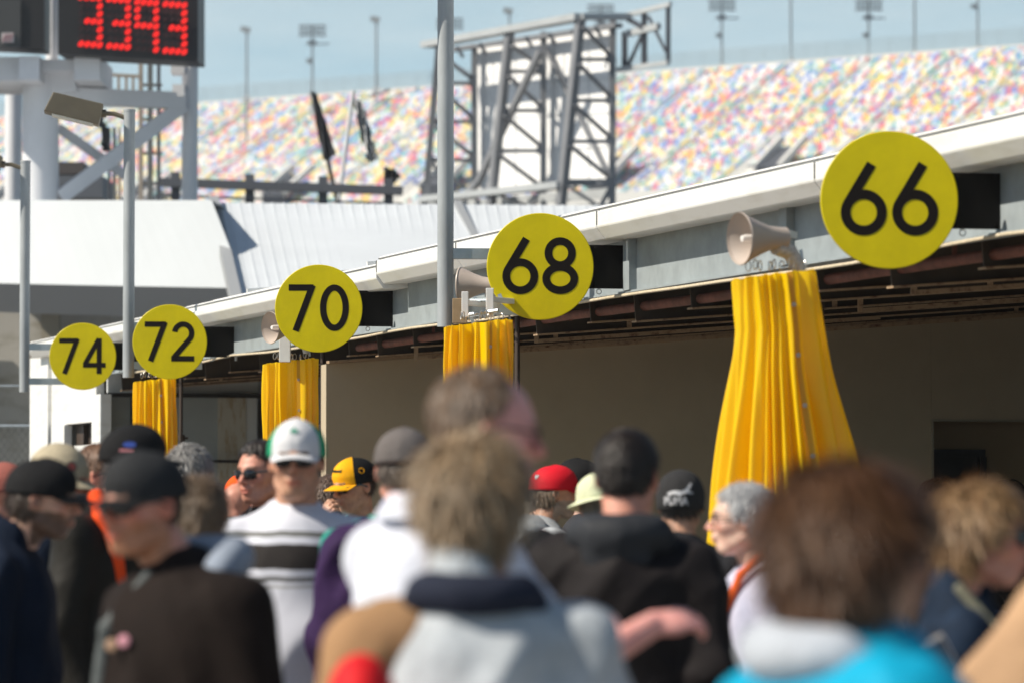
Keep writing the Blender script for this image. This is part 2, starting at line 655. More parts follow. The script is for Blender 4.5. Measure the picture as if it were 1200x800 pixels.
fac(mb, yf(112), yf(60), CH + .70, ZF0 - .01, .05)                 # white panel over the door
fac(mb, yf(60), yf(40) + .05, 0, ZF0 - .01, .09, .12)              # corner posts
fac(mb, yf(77), yf(62), 0, CH + .698, .07)
fac(mb, yf(124), yf(113), 0, CH + .95, .10, .1)
fac(mb, yf(111), yf(86), 0, CH + .45, .03, .04)
fw = bpart(mb, 'end_facade', m_white, bevel=.004)
mb = MB()
for k in range(9):
    z = CH + .40 - k * .1
    fac(mb, yf(110), yf(86), z, z + .085, .045, .02)
bpart(mb, 'shutter_slat', mat('shutter', (.62, .62, .6), .6), parent=fw)
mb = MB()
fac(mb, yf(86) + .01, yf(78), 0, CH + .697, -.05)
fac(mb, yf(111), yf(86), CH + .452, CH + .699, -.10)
bpart(mb, 'door_gap_shade', m_dkbrown)  # dark sheets stand in for the shade inside the door opening
mb = MB()
mb.prism([on_line(38.9, .05, 0), on_line(38.9, -12.8, 0), on_line(38.9, -12.8, 3.9), on_line(38.9, .05, ZF0 - .02)], on_line(38.9), on_line(39.0))
bpart(mb, 'end_wall', m_white)
# slab of the garage
mb = MB()
mb.prism([on_line(Y0, .1, .006), on_line(Y0, -12.8, .006), on_line(Y0, -12.8, .03), on_line(Y0, .1, .03)], on_line(Y0), on_line(Y1))
bpart(mb, 'floor_slab', mat('garage_floor', (.22, .21, .19), .5, 0, 0, 10, .15, 1))
# columns of the open side (dark slim posts near the curtains)
for (px, off) in ((379, -.10), (608, -.10), (213, -.1), (978, -.6)):
    Y = Y_at(px, off)
    mb = MB()
    mb.tube([on_line(Y, off, 0), on_line(Y, off, CH + 1.13)], .016, 8)
    mb.tube([on_line(Y, off, CH + .47), on_line(Y, off, CH + .53)], .035, 8)
    mb.bar(on_line(Y, off + .06, CH + .5), on_line(Y, off - .06, CH + .5), .03, .02)
    bpart(mb, 'slim_column', m_dkbrown, smooth=True)

# ------------------------------------------------------------------ number signs
m_yel = mat('sign_yellow', (0.66, 0.545, 0.002), 0.42, 0, 0.03, 3, 0.09, 5.0, spec=.22)
m_ink = mat('numeral_black', (0.009, 0.006, 0.005), 0.6, spec=.15)
m_signbk = mat('sign_back', (0.3, .3, .3), .5)
m_blackpanel = mat('black_panel', (0.007, 0.006, 0.005), 0.7, 0, .05, 30, spec=.2)


def arc(cx, cy, rx, ry, a0, a1, n=28):
    return [(cx + rx * math.cos(math.radians(a0 + (a1 - a0) * i / n)), cy + ry * math.sin(math.radians(a0 + (a1 - a0) * i / n))) for i in range(n + 1)]


def glyph(ch):
    """centre lines in a unit-height box"""
    if ch == '6':
        cx, cy, r = .315, .312, .2475
        px_, py_ = .425, .975
        d = math.hypot(px_ - cx, py_ - cy)
        base = math.atan2(py_ - cy, px_ - cx)
        al = base + math.acos(r / d)
        return .63, [[(cx + r * math.cos(al), cy + r * math.sin(al)), (px_, py_)], arc(cx, cy, r, r, 0, 360, 48)]
    if ch == '8':
        return .63, [arc(.315, .722, .208, .211, 0, 360, 44), arc(.315, .272, .248, .205, 0, 360, 48)]
    if ch == '7':
        return .60, [[(.0, .933), (.535, .933)], [(.515, .985), (.15, .0)]]
    if ch == '0':
        return .62, [arc(.31, .5, .243, .432, 0, 360, 52)]
    if ch == '2':
        top = arc(.30, .705, .215, .228, 172, -38, 30)
        return .60, [top + [(.06, .09)], [(.0, .067), (.58, .067)]]
    if ch == '4':
        return .66, [[(.45, .985), (.055, .27)], [(.0, .245), (.64, .245)], [(.455, 1.0), (.455, .0)]]
    return .6, []


def ribbon(mb, pts, w, M, th, closed=False, dz=0.0):
    n = len(pts)
    L, R = [], []
    for i in range(n):
        if closed:
            a = pts[(i - 1) % (n - 1)] if i else pts[n - 2]
            b = pts[1] if i == n - 1 else pts[i + 1]
        else:
            a = pts[max(i - 1, 0)]
            b = pts[min(i + 1, n - 1)]
        tx, ty = b[0] - a[0], b[1] - a[1]
        l = math.hypot(tx, ty) or 1
        nx, ny = -ty / l, tx / l
        L.append((pts[i][0] + nx * w / 2, pts[i][1] + ny * w / 2))
        R.append((pts[i][0] - nx * w / 2, pts[i][1] - ny * w / 2))
    vs = []
    for zz in (0.0, th + dz):
        for q in L + R:
            vs.append(M @ Vector((q[0], q[1], zz)))
    fs = []
    o = 2 * n
    for i in range(n - 1):
        fs.append((o + i, o + n + i, o + n + i + 1, o + i + 1))
        fs.append((i, i + 1, o + i + 1, o + i))
        fs.append((n + i, o + n + i, o + n + i + 1, n + i + 1))
    if not closed:
        fs.append((0, o, o + n, n))
        fs.append((n - 1, 2 * n - 1, o + 2 * n - 1, o + n - 1))
    mb.add(vs, fs)


def make_sign(num, px, py, Y, label, r=.30, yaw=3.0, tilt=0.0, dark=1.0):
    c = P(px, py, Y)
    t = thing('number_sign', c, label, 'garage sign', 'round yellow garage number signs')
    # local frame: sx to image right, sz up, front = towards the camera
    a = math.radians(yaw)
    sx = Vector((math.cos(a), math.sin(a), 0))
    up = Vector((0, 0, 1))
    fr = sx.cross(up)               # towards -Y
    mb = MB()
    n = 72
    ring = lambda rr, d: [sx * (rr * math.cos(2 * PI * k / n)) + up * (rr * math.sin(2 * PI * k / n)) + fr * d for k in range(n)]
    vs = ring(r - .004, .006) + ring(r, .003) + ring(r, -.004) + ring(r - .004, -.006)
    fs = [tuple(range(n))]
    for q in range(3):
        for k in range(n):
            k2 = (k + 1) % n
            fs.append((q * n + k, q * n + k2, (q + 1) * n + k2, (q + 1) * n + k)[::-1])
    fs.append(tuple(3 * n + k for k in range(n))[::-1])
    mb.add(vs, fs)
    mb.build('sign_disc', m_yel, t, smooth=False)
    H = .318
    gs = [glyph(ch) for ch in num]
    gap = .075
    tot = sum(g_[0] for g_ in gs) + gap * (len(gs) - 1)
    x = -tot / 2 * H
    for gi, (gw, strokes) in enumerate(gs):
        mb = MB()
        for si, s_ in enumerate(strokes):
            pts = [((q[0]) * H + x, (q[1] - .5) * H + .004) for q in s_]
            closed = abs(pts[0][0] - pts[-1][0]) < 1e-5 and abs(pts[0][1] - pts[-1][1]) < 1e-5
            M = Matrix((sx, up, fr)).transposed().to_4x4()
            M.translation = fr * .0062
            ribbon(mb, pts, .137 * H, M, .0012, closed, dz=.0003 * si)
        mb.build('numeral', m_ink, t)
        x += (gw + gap) * H
    # black flag panel behind, fixed to a pipe on the beam
    mb = MB()
    perp = Vector((math.cos(math.radians(12)), math.sin(math.radians(12)), 0))
    pc = perp * .27 + Vector((0, .05, 0)) + up * .005
    M = Matrix((perp, Vector((-perp.y, perp.x, 0)), up)).transposed()
    mb.box(pc, (.50, .03, .245), M)
    mb.box(pc + perp * .02 + Vector((0, -.018, 0)), (.006, .008, .24), M)
    for sx_ in (.05, .22):
        for sz_ in (-.11, .11):
            mb.tube([pc + perp * sx_ + up * sz_ + Vector((0, -.015, 0)), pc + perp * sx_ + up * sz_ + Vector((0, -.03, 0))], .008, 8)
    mb.build('back_panel', m_blackpanel, t, bevel=.002)
    mb = MB()
    pp = perp * .535 + Vector((0, .055, 0))
    mb.tube([pp + up * -.145, pp + up * .17], .011, 10)
    for zz in (-.09, .09):
        mb.bar(pp + up * zz - perp * .02, pp + up * zz + perp * .08, .02, .02)
    # little eyelets below the panel
    for k in range(14):
        pass
    ey = pc + perp * .07 + up * -.14
    ringp = [ey + perp * (.014 * math.cos(k * PI / 6)) + up * (.014 * math.sin(k * PI / 6)) for k in range(13)]
    mb.tube(ringp, .003, 6, caps=False)
    mb.build('mounting_pipe', mat('white_pipe', (.6, .62, .63), .45, .2), t, smooth=True)
    return t


make_sign('66', 1042, 234.5, 16.63, 'round yellow sign with black number 66, largest of the row', yaw=2)
make_sign('68', 633, 312.5, 21.5, 'round yellow sign with black number 68 above the blurred tall man', yaw=2)
make_sign('70', 373.5, 361.5, 26.3, 'round yellow sign with black number 70 in the middle of the row', yaw=2)
make_sign('72', 199, 400.5, 30.98, 'round yellow sign with black number 72 beside a lamp post', yaw=2)
make_sign('74', 97, 417.5, 34.6, 'round yellow sign with black number 74, smallest of the row', yaw=2)

# ------------------------------------------------------------------ yellow curtains
m_curt = mat('yellow_vinyl', (1.0, 0.68, 0.001), 0.36, 0, 0.16, 5, 0.05, 3.0, spec=.5, trans=.42, stretch=(1, 1, 2.5))
m_hem = mat('yellow_vinyl_hem', (0.80, 0.42, 0.01), .5, trans=.2)
m_chain = mat('chain_steel', (.45, .43, .4), .35, .8)


def lerp_tab(tab, t):
    for (t0, v0), (t1, v1) in zip(tab, tab[1:]):
        if t <= t1:
            f = (t - t0) / (t1 - t0) if t1 > t0 else 0
            return v0 + (v1 - v0) * f
    return tab[-1][1]


def curtain(px, py, Y, prof, npl, label, seed, zbot=.45, dep=.5):
    """prof: list of (drop m, left m, right m) relative to the top centre"""
    top = P(px, py, Y)
    t = thing('yellow_curtain', (top.x, top.y, 0), label, 'curtain', 'gathered yellow vinyl curtains')
    rg = random.Random(seed)
    H = top.z - zbot
    NV, NU = 90, 420
    ph = [rg.uniform(0, 6.28) for _ in range(12)]
    amp = [rg.uniform(.35, 1.1) for _ in range(npl)]
    wd_ = np.array([rg.choice((.3, .5, .9, 1.6, 2.2)) * rg.uniform(.8, 1.2) for _ in range(npl)])
    off = (np.cumsum(wd_) - wd_ / 2) / wd_.sum()
    V = np.zeros((NV, NU, 3))
    u = np.arange(NU) / NU
    # irregular pleat phase: piecewise-linear map
    xs = np.concatenate([[0], off, [1]])
    ys = np.concatenate([[0], (np.arange(npl) + .5) / npl, [1]])
    uu = np.interp(u, xs, ys)
    ampu = np.interp(u, (np.arange(npl) + .5) / npl, amp, period=1)
    ltab = [(p[0], p[1]) for p in prof]
    rtab = [(p[0], p[2]) for p in prof]
    for i in range(NV):
        f = i / (NV - 1)
        drop = H * f
        l = lerp_tab(ltab, drop)
        r = lerp_tab(rtab, drop)
        cx, rx = (l + r) / 2, (r - l) / 2
        ry = rx * dep + .01
        pl = np.cos(2 * PI * npl * uu + .5 * math.sin(drop * 2.3 + ph[0]) + .35 * np.sin(4 * PI * u + drop * 1.7 + ph[1]))
        tri = (npl * uu + .10 * math.sin(drop * 2.3 + ph[0]) + .06 * np.sin(4 * PI * u + drop * 1.7 + ph[1])) % 1.0
        pl = .72 * (1 - 4 * np.abs(tri - .5)) + .28 * pl
        fine = .25 * np.cos(2 * PI * (npl * 2.0) * uu + ph[2] + 1.2 * math.sin(drop * 1.3)) * (1 + .5 * math.sin(drop * 5 + ph[3]))
        vary = .68 + .32 * np.sin(drop * 2.6 + 2 * PI * np.floor(npl * uu) * .37 + ph[6])
        depth = (.25 + .16 * math.exp(-drop * 2.2)) * (ampu * vary * pl + fine)
        depth = depth + .07 * np.cos(3 * 2 * PI * u + ph[7] + .5 * drop) + .04 * np.cos(5 * 2 * PI * u + ph[8])
        # crumple crossing near the top
        cr = .03 * np.sin(9 * drop + 11 * u * 2 * PI / 2 + ph[4]) * math.exp(-drop * 1.5)
        rad = 1 - .10 + depth * .8 + cr - .10 * math.exp(-drop * 2)
        ang = 2 * PI * u
        V[i, :, 0] = cx + rx * rad * np.cos(ang)
        V[i, :, 1] = ry * (rad * 1.0 + .7 * depth) * np.sin(ang)
        V[i, :, 2] = top.z - drop - .012 * (1 + pl) * math.exp(-drop * 9) + .02 * np.cos(ang) * math.exp(-drop * 9)
    V[:, :, 2] += np.where(np.arange(NV)[:, None] == 0, 0, 0)
    idx = np.arange(NV * NU).reshape(NV, NU)
    a = idx[:-1, :]
    b = idx[1:, :]
    F = np.stack([a, np.roll(a, -1, 1), np.roll(b, -1, 1), b], -1).reshape(-1, 4)
    o = np_mesh('curtain_sheet', V.reshape(-1, 3), F, m_curt, t)
    # edge hem strip with eyelets on the right front fold
    mb = MB()
    col_i = int(NU * (.80 + .02 * rg.random()))
    pts = []
    for i in range(0, NV, 2):
        p = Vector(V[i, col_i]) + Vector((0, -.006, 0))
        pts.append(p)
    for a_, b__ in zip(pts, pts[1:]):
        mb.bar(a_, b__, .022, .002, up=(0, -1, 0))
    mb.build('hem', m_hem, t)
    mb = MB()
    for i in range(6, NV, 9):
        p = Vector(V[i, col_i]) + Vector((0, -.011, 0))
        mb.lathe([(.004, 0), (.009, 0), (.009, .004), (.004, .004)], p, (0, -1, 0), 12)
    for q in mb.split():
        q.build('eyelet', m_chain, t)
    # hooks
    mb = MB()
    w0 = prof[0][2] - prof[0][1]
    for k in range(9):
        x = prof[0][1] + w0 * (.25 + .55 * k / 8) + rg.uniform(-.01, .01)
        ti = rg.uniform(0, PI)
        c = Vector((x, rg.uniform(-.05, .0), top.z + .012 + rg.uniform(0, .02)))
        s_ = Vector((math.cos(ti), math.sin(ti), 0))
        mb.tube([c + s_ * (.013 * math.cos(q * PI / 5)) + Vector((0, 0, .022 * math.sin(q * PI / 5))) for q in range(11)], .0028, 6, caps=False)
    for q in mb.split():
        q.build('hook_ring', m_chain, t, smooth=True)
    return t


curtain(905, 319, 16.5, [(0, -.21, .218), (.25, -.195, .248), (.42, -.22, .277), (.9, -.292, .392), (1.36, -.345, .51), (2.4, -.43, .77)], 10,
        'large gathered yellow curtain hanging beside the 66 sign', 3)
curtain(561, 376, 21.1, [(0, -.205, .205), (.3, -.20, .205), (.8, -.19, .2), (2.4, -.24, .26)], 12,
        'gathered yellow curtain hanging below the 68 sign, behind the tall man', 5)
curtain(340, 421, 27.0, [(0, -.21, .21), (.35, -.20, .205), (.9, -.17, .18), (2.4, -.22, .24)], 12,
        'gathered yellow curtain hanging below the 70 sign', 8)
curtain(181, 443, 31.3, [(0, -.20, .20), (.35, -.185, .195), (.9, -.16, .19), (2.4, -.22, .24)], 11,
        'gathered yellow curtain hanging below the 72 sign', 13)

# ------------------------------------------------------------------ rope along the beam
mb = MB()
pts = []
for k in range(41):
    Y = 12 + (35 - 12) * k / 40
    pts.append(on_line(Y, .05, CH + 1.125 - .02 * abs(math.sin((Y - 16.6) * PI / 4.8)) + .004 * math.sin(k * 5)))
mb.tube(pts, .009, 7)
o = mb.build('rope', mat('rope', (.55, .47, .34), .9, 0, .3, 300, .2, 40), smooth=True)
tag(o, 'pale rope strung along the lower edge of the grey beam', 'rope')

# ------------------------------------------------------------------ horn loudspeakers
m_horn = mat('horn_plastic', (.44, .37, .32), .45, 0, .02, 30, .06, 6)
m_post = mat('white_post', (.75, .75, .73), .5, 0, .03, 30, .06, 6)
m_flex = mat('woven_sleeve', (.55, .53, .50), .8, 0, .8, 120, .3, 60)


def horn(px, py, Y, label, ax=(-.90, -.43, -.05), s=1.0, post=True, postdx=0.0, tail_dx=.0, botpx=None):
    c = P(px, py, Y)
    ax = Vector(ax).normalized()
    t = thing('horn_loudspeaker', c, label, 'loudspeaker', 'horn loudspeakers above the curtains')
    mb = MB()
    prof = [(.112, .0), (.118, .004), (.116, .012), (.100, -.030), (.075, -.085), (.055, -.14), (.048, -.19), (.046, -.225), (.030, -.235), (.0005, -.236)]
    mb.lathe([(r * s, h * s) for r, h in prof], (0, 0, 0), ax, 40)
    mb.lathe([(r * s, h * s) for r, h in [(.112, 0), (.092, -.028), (.066, -.085), (.045, -.13), (.03, -.15), (.0005, -.15)]], (0, 0, 0), ax, 40)
    mb.build('horn_bell', m_horn, t, smooth=True)
    mb = MB()
    mb.lathe([(.0005, .0), (.014 * s, -.002), (.018 * s, -.02), (.018 * s, -.10)], (0, 0, 0), ax, 20)
    mb.build('horn_plug', mat('horn_pale', (.74, .7, .66), .5), t, smooth=True)
    back = ax * (-.235 * s)
    mb = MB()
    e = back + Vector((.03, .03, -.03))
    mb.tube([back + ax * .06 + Vector((0, 0, -.04)), e + Vector((-.02, 0, -.03)), e + Vector((.015, 0, -.09)), e + Vector((.03, .0, -.15))], [.035 * s, .038 * s, .032 * s, .026 * s], 14)
    mb.build('flexible_sleeve', m_flex, t, smooth=True)
    mb = MB()
    mb.bar(e + Vector((.03, .01, -.02)), e + Vector((.05, .01, -.17)), .012, .03)
    mb.bar(back + Vector((.0, .04, .02)), back + Vector((.05, .30, .03)), .03, .03)
    mb.build('bracket', m_galv, t)
    return t


horn(869, 280, 16.5, 'beige horn loudspeaker above the large curtain beside the 66 sign', s=.97)
horn(541, 334, 22.6, 'horn loudspeaker between the tall grey pole and the 68 sign', ax=(-.95, .25, .02), s=.9)
horn(318, 384, 26.6, 'horn loudspeaker left of the 70 sign', ax=(-.80, -.6, -.05), s=.95)

# mounting posts above the curtains
def mount_post(px0, py0, py1, Y, wpx, label):
    a, b_ = P(px0, py0, Y), P(px0, py1, Y)
    mb = MB()
    wd = wpx * Y / FPX
    mb.bar(a, b_, wd, wd)
    mb.bar(a + Vector((0, wd / 2 + .002, -.06)), a + Vector((.18, .35, -.06)), .03, .03)
    o = mb.build('mounting_post', m_post, None, bevel=.003, origin=b_)
    return tag(o, label, 'post', 'short mounting posts above the curtains')


mount_post(334, 386, 424, 26.9, 13, 'short white post between the horn and the 70 sign')
mount_post(545, 342, 372, 21.2, 8, 'short silver post beside the wooden block and the 68 sign')
mount_post(574, 338, 372, 21.25, 9, 'short silver post touching the left edge of the 68 sign')
o = MB()
o.bar(P(539, 350, 21.9), P(539, 379, 21.9), .085, .06)
o = o.build('wooden_block', mat('ply_block', (.36, .25, .14), .75, 0, .1, 40, .15, 14), bevel=.003)
tag(o, 'brown wooden block clamped at the foot of the tall grey pole', 'block')
mb = MB()
for (x, y0, y1) in ((552, 372, 379), (566, 362, 372), (585, 345, 352), (556, 348, 353)):
    mb.bar(P(x, y0, 21.4), P(x + 3, y1, 21.4), .05, .02)
mb.tube([P(552, 352, 21.4), P(576, 352, 21.3)], .008, 8)
mb.tube([P(548, 369, 21.3), P(584, 364, 21.2)], .011, 8)
o = mb.build('pipe_clamps', m_galv, smooth=True)
tag(o, 'cluster of steel pipe clamps left of the 68 sign', 'clamp')

# ------------------------------------------------------------------ lamp posts with floodlights
m_pole = mat('pole_galvanised', (.33, .355, .37), .55, .08, .06, 50, .16, 10, stretch=(1, 1, .25))
m_lampbody = mat('lamp_bronze', (.16, .135, .095), .5, .2, .03, 30, .1, 6)
m_lens = mat('lamp_glass', (.75, .75, .7), .15)


def lamp_post(px, pytop, pyfoot, Y, label, head_scale=1.0, ztop_abs=None):
    foot = P(px, pyfoot, Y)
    topz = ztop_abs if ztop_abs else P(px, pytop, Y).z
    t = thing('lamp_post', foot, label, 'lamp post', 'grey lamp posts bracketed to the garage eave')
    mb = MB()
    L = topz - foot.z
    mb.tube([(0, 0, 0), (0, 0, L)], .047, 20)
    mb.lathe([(.05, 0), (.05, .02), (.0005, .022)], (0, 0, L - .01), (0, 0, 1), 20)
    mb.build('pole', m_pole, t, smooth=True)
    mb = MB()
    tgt = on_line(Y + .1, .0, 0)
    tgt.z = 0
    d = Vector((tgt.x - foot.x, tgt.y - foot.y, 0))
    if d.length > .6: d = d.normalized() * .6
    for z in (.10, .42):
        mb.bar(Vector((.03, .02, z)), d + Vector((0, 0, z)), .07, .06)
    mb.build('wall_bracket', m_galv, t)
    mb = MB()
    a = Vector((-.03, 0, L - .06))
    mb.tube([a, a + Vector((-.10, 0, .035)), a + Vector((-.20, -.01, .035))], .02, 10)
    mb.tube([a + Vector((-.16, -.01, .035)), a + Vector((-.20, -.01, .035))], .034, 10)
    mb.build('lamp_arm', m_lampbody, t, smooth=True)
    # flood head: tapered box tilting down to the left
    ang = math.radians(13)
    dx = Vector((-math.cos(ang), -.10, math.sin(ang)))
    dx.normalize()
    sy = dx.cross(Vector((0, 0, 1))).normalized()
    up = sy.cross(dx).normalized()
    c0 = a + Vector((-.20, -.01, .02))
    hw = .13
    poly0 = [c0 + up * .085 - sy * hw, c0 + up * .085 + sy * hw, c0 - up * .09 + sy * hw * .9, c0 - up * .09 - sy * hw * .9]
    c1 = c0 + dx * .42
    poly1 = [c1 + up * .085 - sy * hw, c1 + up * .085 + sy * hw, c1 - up * .085 + sy * hw - dx * -.04, c1 - up * .085 - sy * hw - dx * -.04]
    mb = MB()
    mb.add(poly0 + poly1, [(0, 1, 2, 3), (7, 6, 5, 4), (0, 4, 5, 1), (1, 5, 6, 2), (2, 6, 7, 3), (3, 7, 4, 0)])
    hd = mb.build('lamp_head', m_lampbody, t, bevel=.008)
    mb = MB()
    mb.box(c0.lerp(c1, .52) - up * .093, (.34, .2, .012), Matrix((dx, sy, up)).transposed())
    mb.build('lens', m_lens, hd)
    return t


lamp_post(522, 0, 383, 22.0, 'tall grey lamp post rising out of the picture left of the 68 sign', ztop_abs=CH + 3.14)
lamp_post(150.5, 130, 442, 31.4, 'grey lamp post with bronze flood lamp behind the 72 sign')
lamp_post(28.5, 190, 459, 35.8, 'grey lamp post with its lamp cut off by the left picture edge')

# ------------------------------------------------------------------ curved white canopy at left
can = thing('curved_canopy', (-6, 58, 0), 'white curved canopy with deep rounded fascia behind the lamp posts', 'canopy')
CO = can.location.copy()
m_cfas = mat('canopy_fascia_white', (.50, .53, .555), .6, 0, .06, 1.2, .04, .5)
m_cwhite = mat('canopy_white', (.58, .61, .64), .6, 0, .06, 1.2, .06, .5)


def cpart(mb, name, m, smooth=False, parent=None, root=None):
    r_ = root or can
    o = mb.build(name, m, None, smooth, 0, origin=r_.location)
    o.parent = parent or r_
    o.location = (0, 0, 0)
    return o


mb = MB()
n = 24
T_, B_, S_ = [], [], []
for i in range(n + 1):
    f = i / n
    x = -120 + (248 + 120) * f
    xb = -120 + (288 + 120) * f
    Yt = 62.0 - 5.0 * f
    Yb = 61.2 - 5.0 * f
    T_.append(P(x, 235, Yt))
    B_.append(P(xb, 328 + 10 * f ** .7, Yb))
    S_.append(P(xb, 362 + 14 * f, Yb + 3.0))
nn = n + 1
vs = T_ + B_
fs = [(i, i + nn, i + nn + 1, i + 1) for i in range(n)]
# give it thickness: back copies
back = [p + Vector((0, .12, 0)) for p in T_ + B_]
vs2 = vs + back
o2 = 2 * nn
fs2 = fs + [(o2 + i, o2 + i + 1, o2 + i + nn + 1, o2 + i + nn) for i in range(n)]
fs2 += [(i, i + 1, o2 + i + 1, o2 + i) for i in range(n)]
fs2 += [(nn + i, o2 + nn + i, o2 + nn + i + 1, nn + i + 1) for i in range(n)]
mb.add(vs2, fs2)
cpart(mb, 'fascia', m_cfas, False)
mb = MB()
b2 = [p + Vector((0, .121, .0)) for p in B_]
mb.add(b2 + S_, [(i, i + nn, i + nn + 1, i + 1) for i in range(n)])
mb.add([p + Vector((0, 0, .15)) for p in b2] + [p + Vector((0, 0, .15)) for p in S_], [(i, i + 1, i + nn + 1, i + nn) for i in range(n)])
cpart(mb, 'soffit', mat('soffit_white_shaded', (.50, .55, .62), .7), False)  # white soffit; the blue-grey of skylit shade is put into its colour
mb = MB()
tt = [p + Vector((0, 9, .3)) for p in T_]
mb.add([p + Vector((0, .02, 0)) for p in T_] + tt, [(i, i + 1, i + nn + 1, i + nn) for i in range(n)])
cpart(mb, 'canopy_roof', m_cwhite, False)
mb = MB()
a, b_ = P(-140, 362, 64.6), P(300, 366, 64.6)
mb.prism([Vector((a.x, 64.6, 0)), Vector((b_.x + 3, 64.6, 0)), Vector((b_.x + 3, 64.6, b_.z + .3)), Vector((a.x, 64.6, a.z + .1))], (0, 0, 0), (0, .3, 0))
cpart(mb, 'rear_wall', mat('stained_concrete', (.50, .48, .44), .9, 0, .1, 8, 0, .9, stain=(.30, .27, .21), stretch=(1, 1, 2.2)))
mb = MB()
for px in (-60, 60, 300):
    q = P(px, 362, 64.2)
    mb.bar((q.x, 64.2, 0), (q.x, 64.2, q.z), .3, .3)
each(mb, cpart, 'pier', mat('pier_tan', (.36, .32, .25), .9, 0, .1, 10, .15, 2))

# ribbed white roof right of it
rib = thing('ribbed_roof', (-2, 56, 0), 'low white standing-seam roof behind the garage building', 'roof')
mb = MB()
TL, TR = P(250, 238, 60), P(930, 243, 60)
BL, BR = P(292, 420, 51), P(960, 420, 51)
vs = [TL, TR, BR, BL]
dn = Vector((0, .05, -.12))
mb.add(vs + [v + dn for v in vs], [(0, 3, 2, 1), (4, 5, 6, 7), (0, 1, 5, 4), (1, 2, 6, 5), (2, 3, 7, 6), (3, 0, 4, 7)])
sheet = mb.build('roof_sheet', m_cwhite, None, origin=rib.location)
sheet.parent = rib
sheet.location = (0, 0, 0)
mb = MB()
for k in range(52):
    f = (k + .3) / 52
    a, b_ = TL.lerp(TR, f), BL.lerp(BR, f)
    mb.bar(a + Vector((0, -.0, .005)), b_ + Vector((0, -.0, .005)), .035, .009)
cpart(mb, 'standing_seam', m_cwhite, parent=sheet, root=rib)
mb = MB()
mb.bar(TL + Vector((0, -.03, .03)), BL + Vector((0, -.03, .03)), .16, .16)
mb.bar(TL.lerp(TR, .42) + Vector((0, -.03, .03)), P(566, 300, 57) + Vector((0, -.03, .03)), .12, .08)
each(mb, cpart, 'hip_flashing', mat('flashing_grey', (.30, .31, .32), .6), root=rib)
mb = MB()
for f in (.02, .5, .98):
    b_ = BL.lerp(BR, f)
    mb.bar((b_.x, b_.y + .3, 0), (b_.x, b_.y + .3, b_.z - .1), .2, .2)
mb.box(((TL.x + TR.x) / 2, 60.3, TL.z / 2 - .15), (TR.x - TL.x, .2, TL.z - .3))
each(mb, cpart, 'support_wall', mat('pale_wall', (.5, .5, .48), .8), root=rib)

# chain-link fence at far left
fn = thing('chain_link_fence', (-6.2, 46, 0), 'chain-link fence at the far left end of the garage', 'fence')
m_wire = mat('wire', (.16, .15, .13), .6, .3)
mb = MB()
xa, xb_, z1_ = P(-40, 500, 46).x, P(44, 500, 46).x, 2.45
stp = .085
k = xa - 2.5
while k < xb_ + .1:
    for sgn in (1, -1):
        x0, zz0 = (k, .05)
        x1, zz1 = (k + (z1_ - .05) * .7, z1_)
        if sgn < 0:
            x0, x1 = x1, x0
        dx_ = x1 - x0
        # clip in x
        def at_x(xx): return zz0 + (zz1 - zz0) * (xx - x0) / dx_
        p0, p1 = [x0, zz0], [x1, zz1]
        pts2 = []
        for (xx, zz) in (p0, p1):
            if xx < xa: zz = at_x(xa); xx = xa
            if xx > xb_: zz = at_x(xb_); xx = xb_
            pts2.append((xx, zz))
        if abs(pts2[0][0] - pts2[1][0]) > .02:
            mb.bar((pts2[0][0], 46 + .003 * sgn, pts2[0][1]), (pts2[1][0], 46 + .003 * sgn, pts2[1][1]), .006, .006)
    k += stp
cpart(mb, 'mesh', m_wire, root=fn)
mb = MB()
for x in (xa, xb_):
    mb.tube([(x, 46, 0), (x, 46, 2.95)], .03, 10)
mb.tube([(xa, 46, z1_), (xb_, 46, z1_)], .018, 8)
mb.tube([(xa, 46, 2.93), (xb_, 46, 2.93)], .012, 8)
each(mb, cpart, 'fence_post', m_galv, smooth=True, root=fn)

# ------------------------------------------------------------------ scoring tower
YT = 70.0
m_tow = mat('tower_white', (.70, .70, .72), .5, 0, .03, 4, .06, 1.2)
tow = thing('scoring_tower', (P(47, 400, YT).x, YT, 0), 'white column scoring tower carrying a red numeral display at top left', 'tower')


def tp(mb, name, m, smooth=False, parent=None):
    return cpart(mb, name, m, smooth, parent, root=tow)


def colm(px, wpx, Y, z1, n=28):
    mb = MB()
    c = P(px, 300, Y)
    mb.tube([(c.x, Y, 0), (c.x, Y, z1)], wpx * Y / FPX / 2, n)
    return mb


tp(colm(47, 43, YT, P(0, 88, YT).z), 'column', m_tow, True)
tp(colm(15, 20, YT + 5, P(0, 90, YT + 5).z), 'column', m_tow, True)
tp(colm(222, 19, YT + 1, P(0, -20, YT + 1).z), 'column', m_tow, True)
tp(colm(60, 15, YT + 1, P(0, -60, YT + 1).z), 'column', m_tow, True)
mb = MB()
# platform beams
def pbox(mb, x0, x1, y0, y1, Y, d, mi=0):
    a, b_ = P(x0, y0, Y), P(x1, y1, Y)
    mb.box(((a.x + b_.x) / 2, Y + d / 2, (a.z + b_.z) / 2), (abs(b_.x - a.x), d, abs(a.z - b_.z)), None, mi)


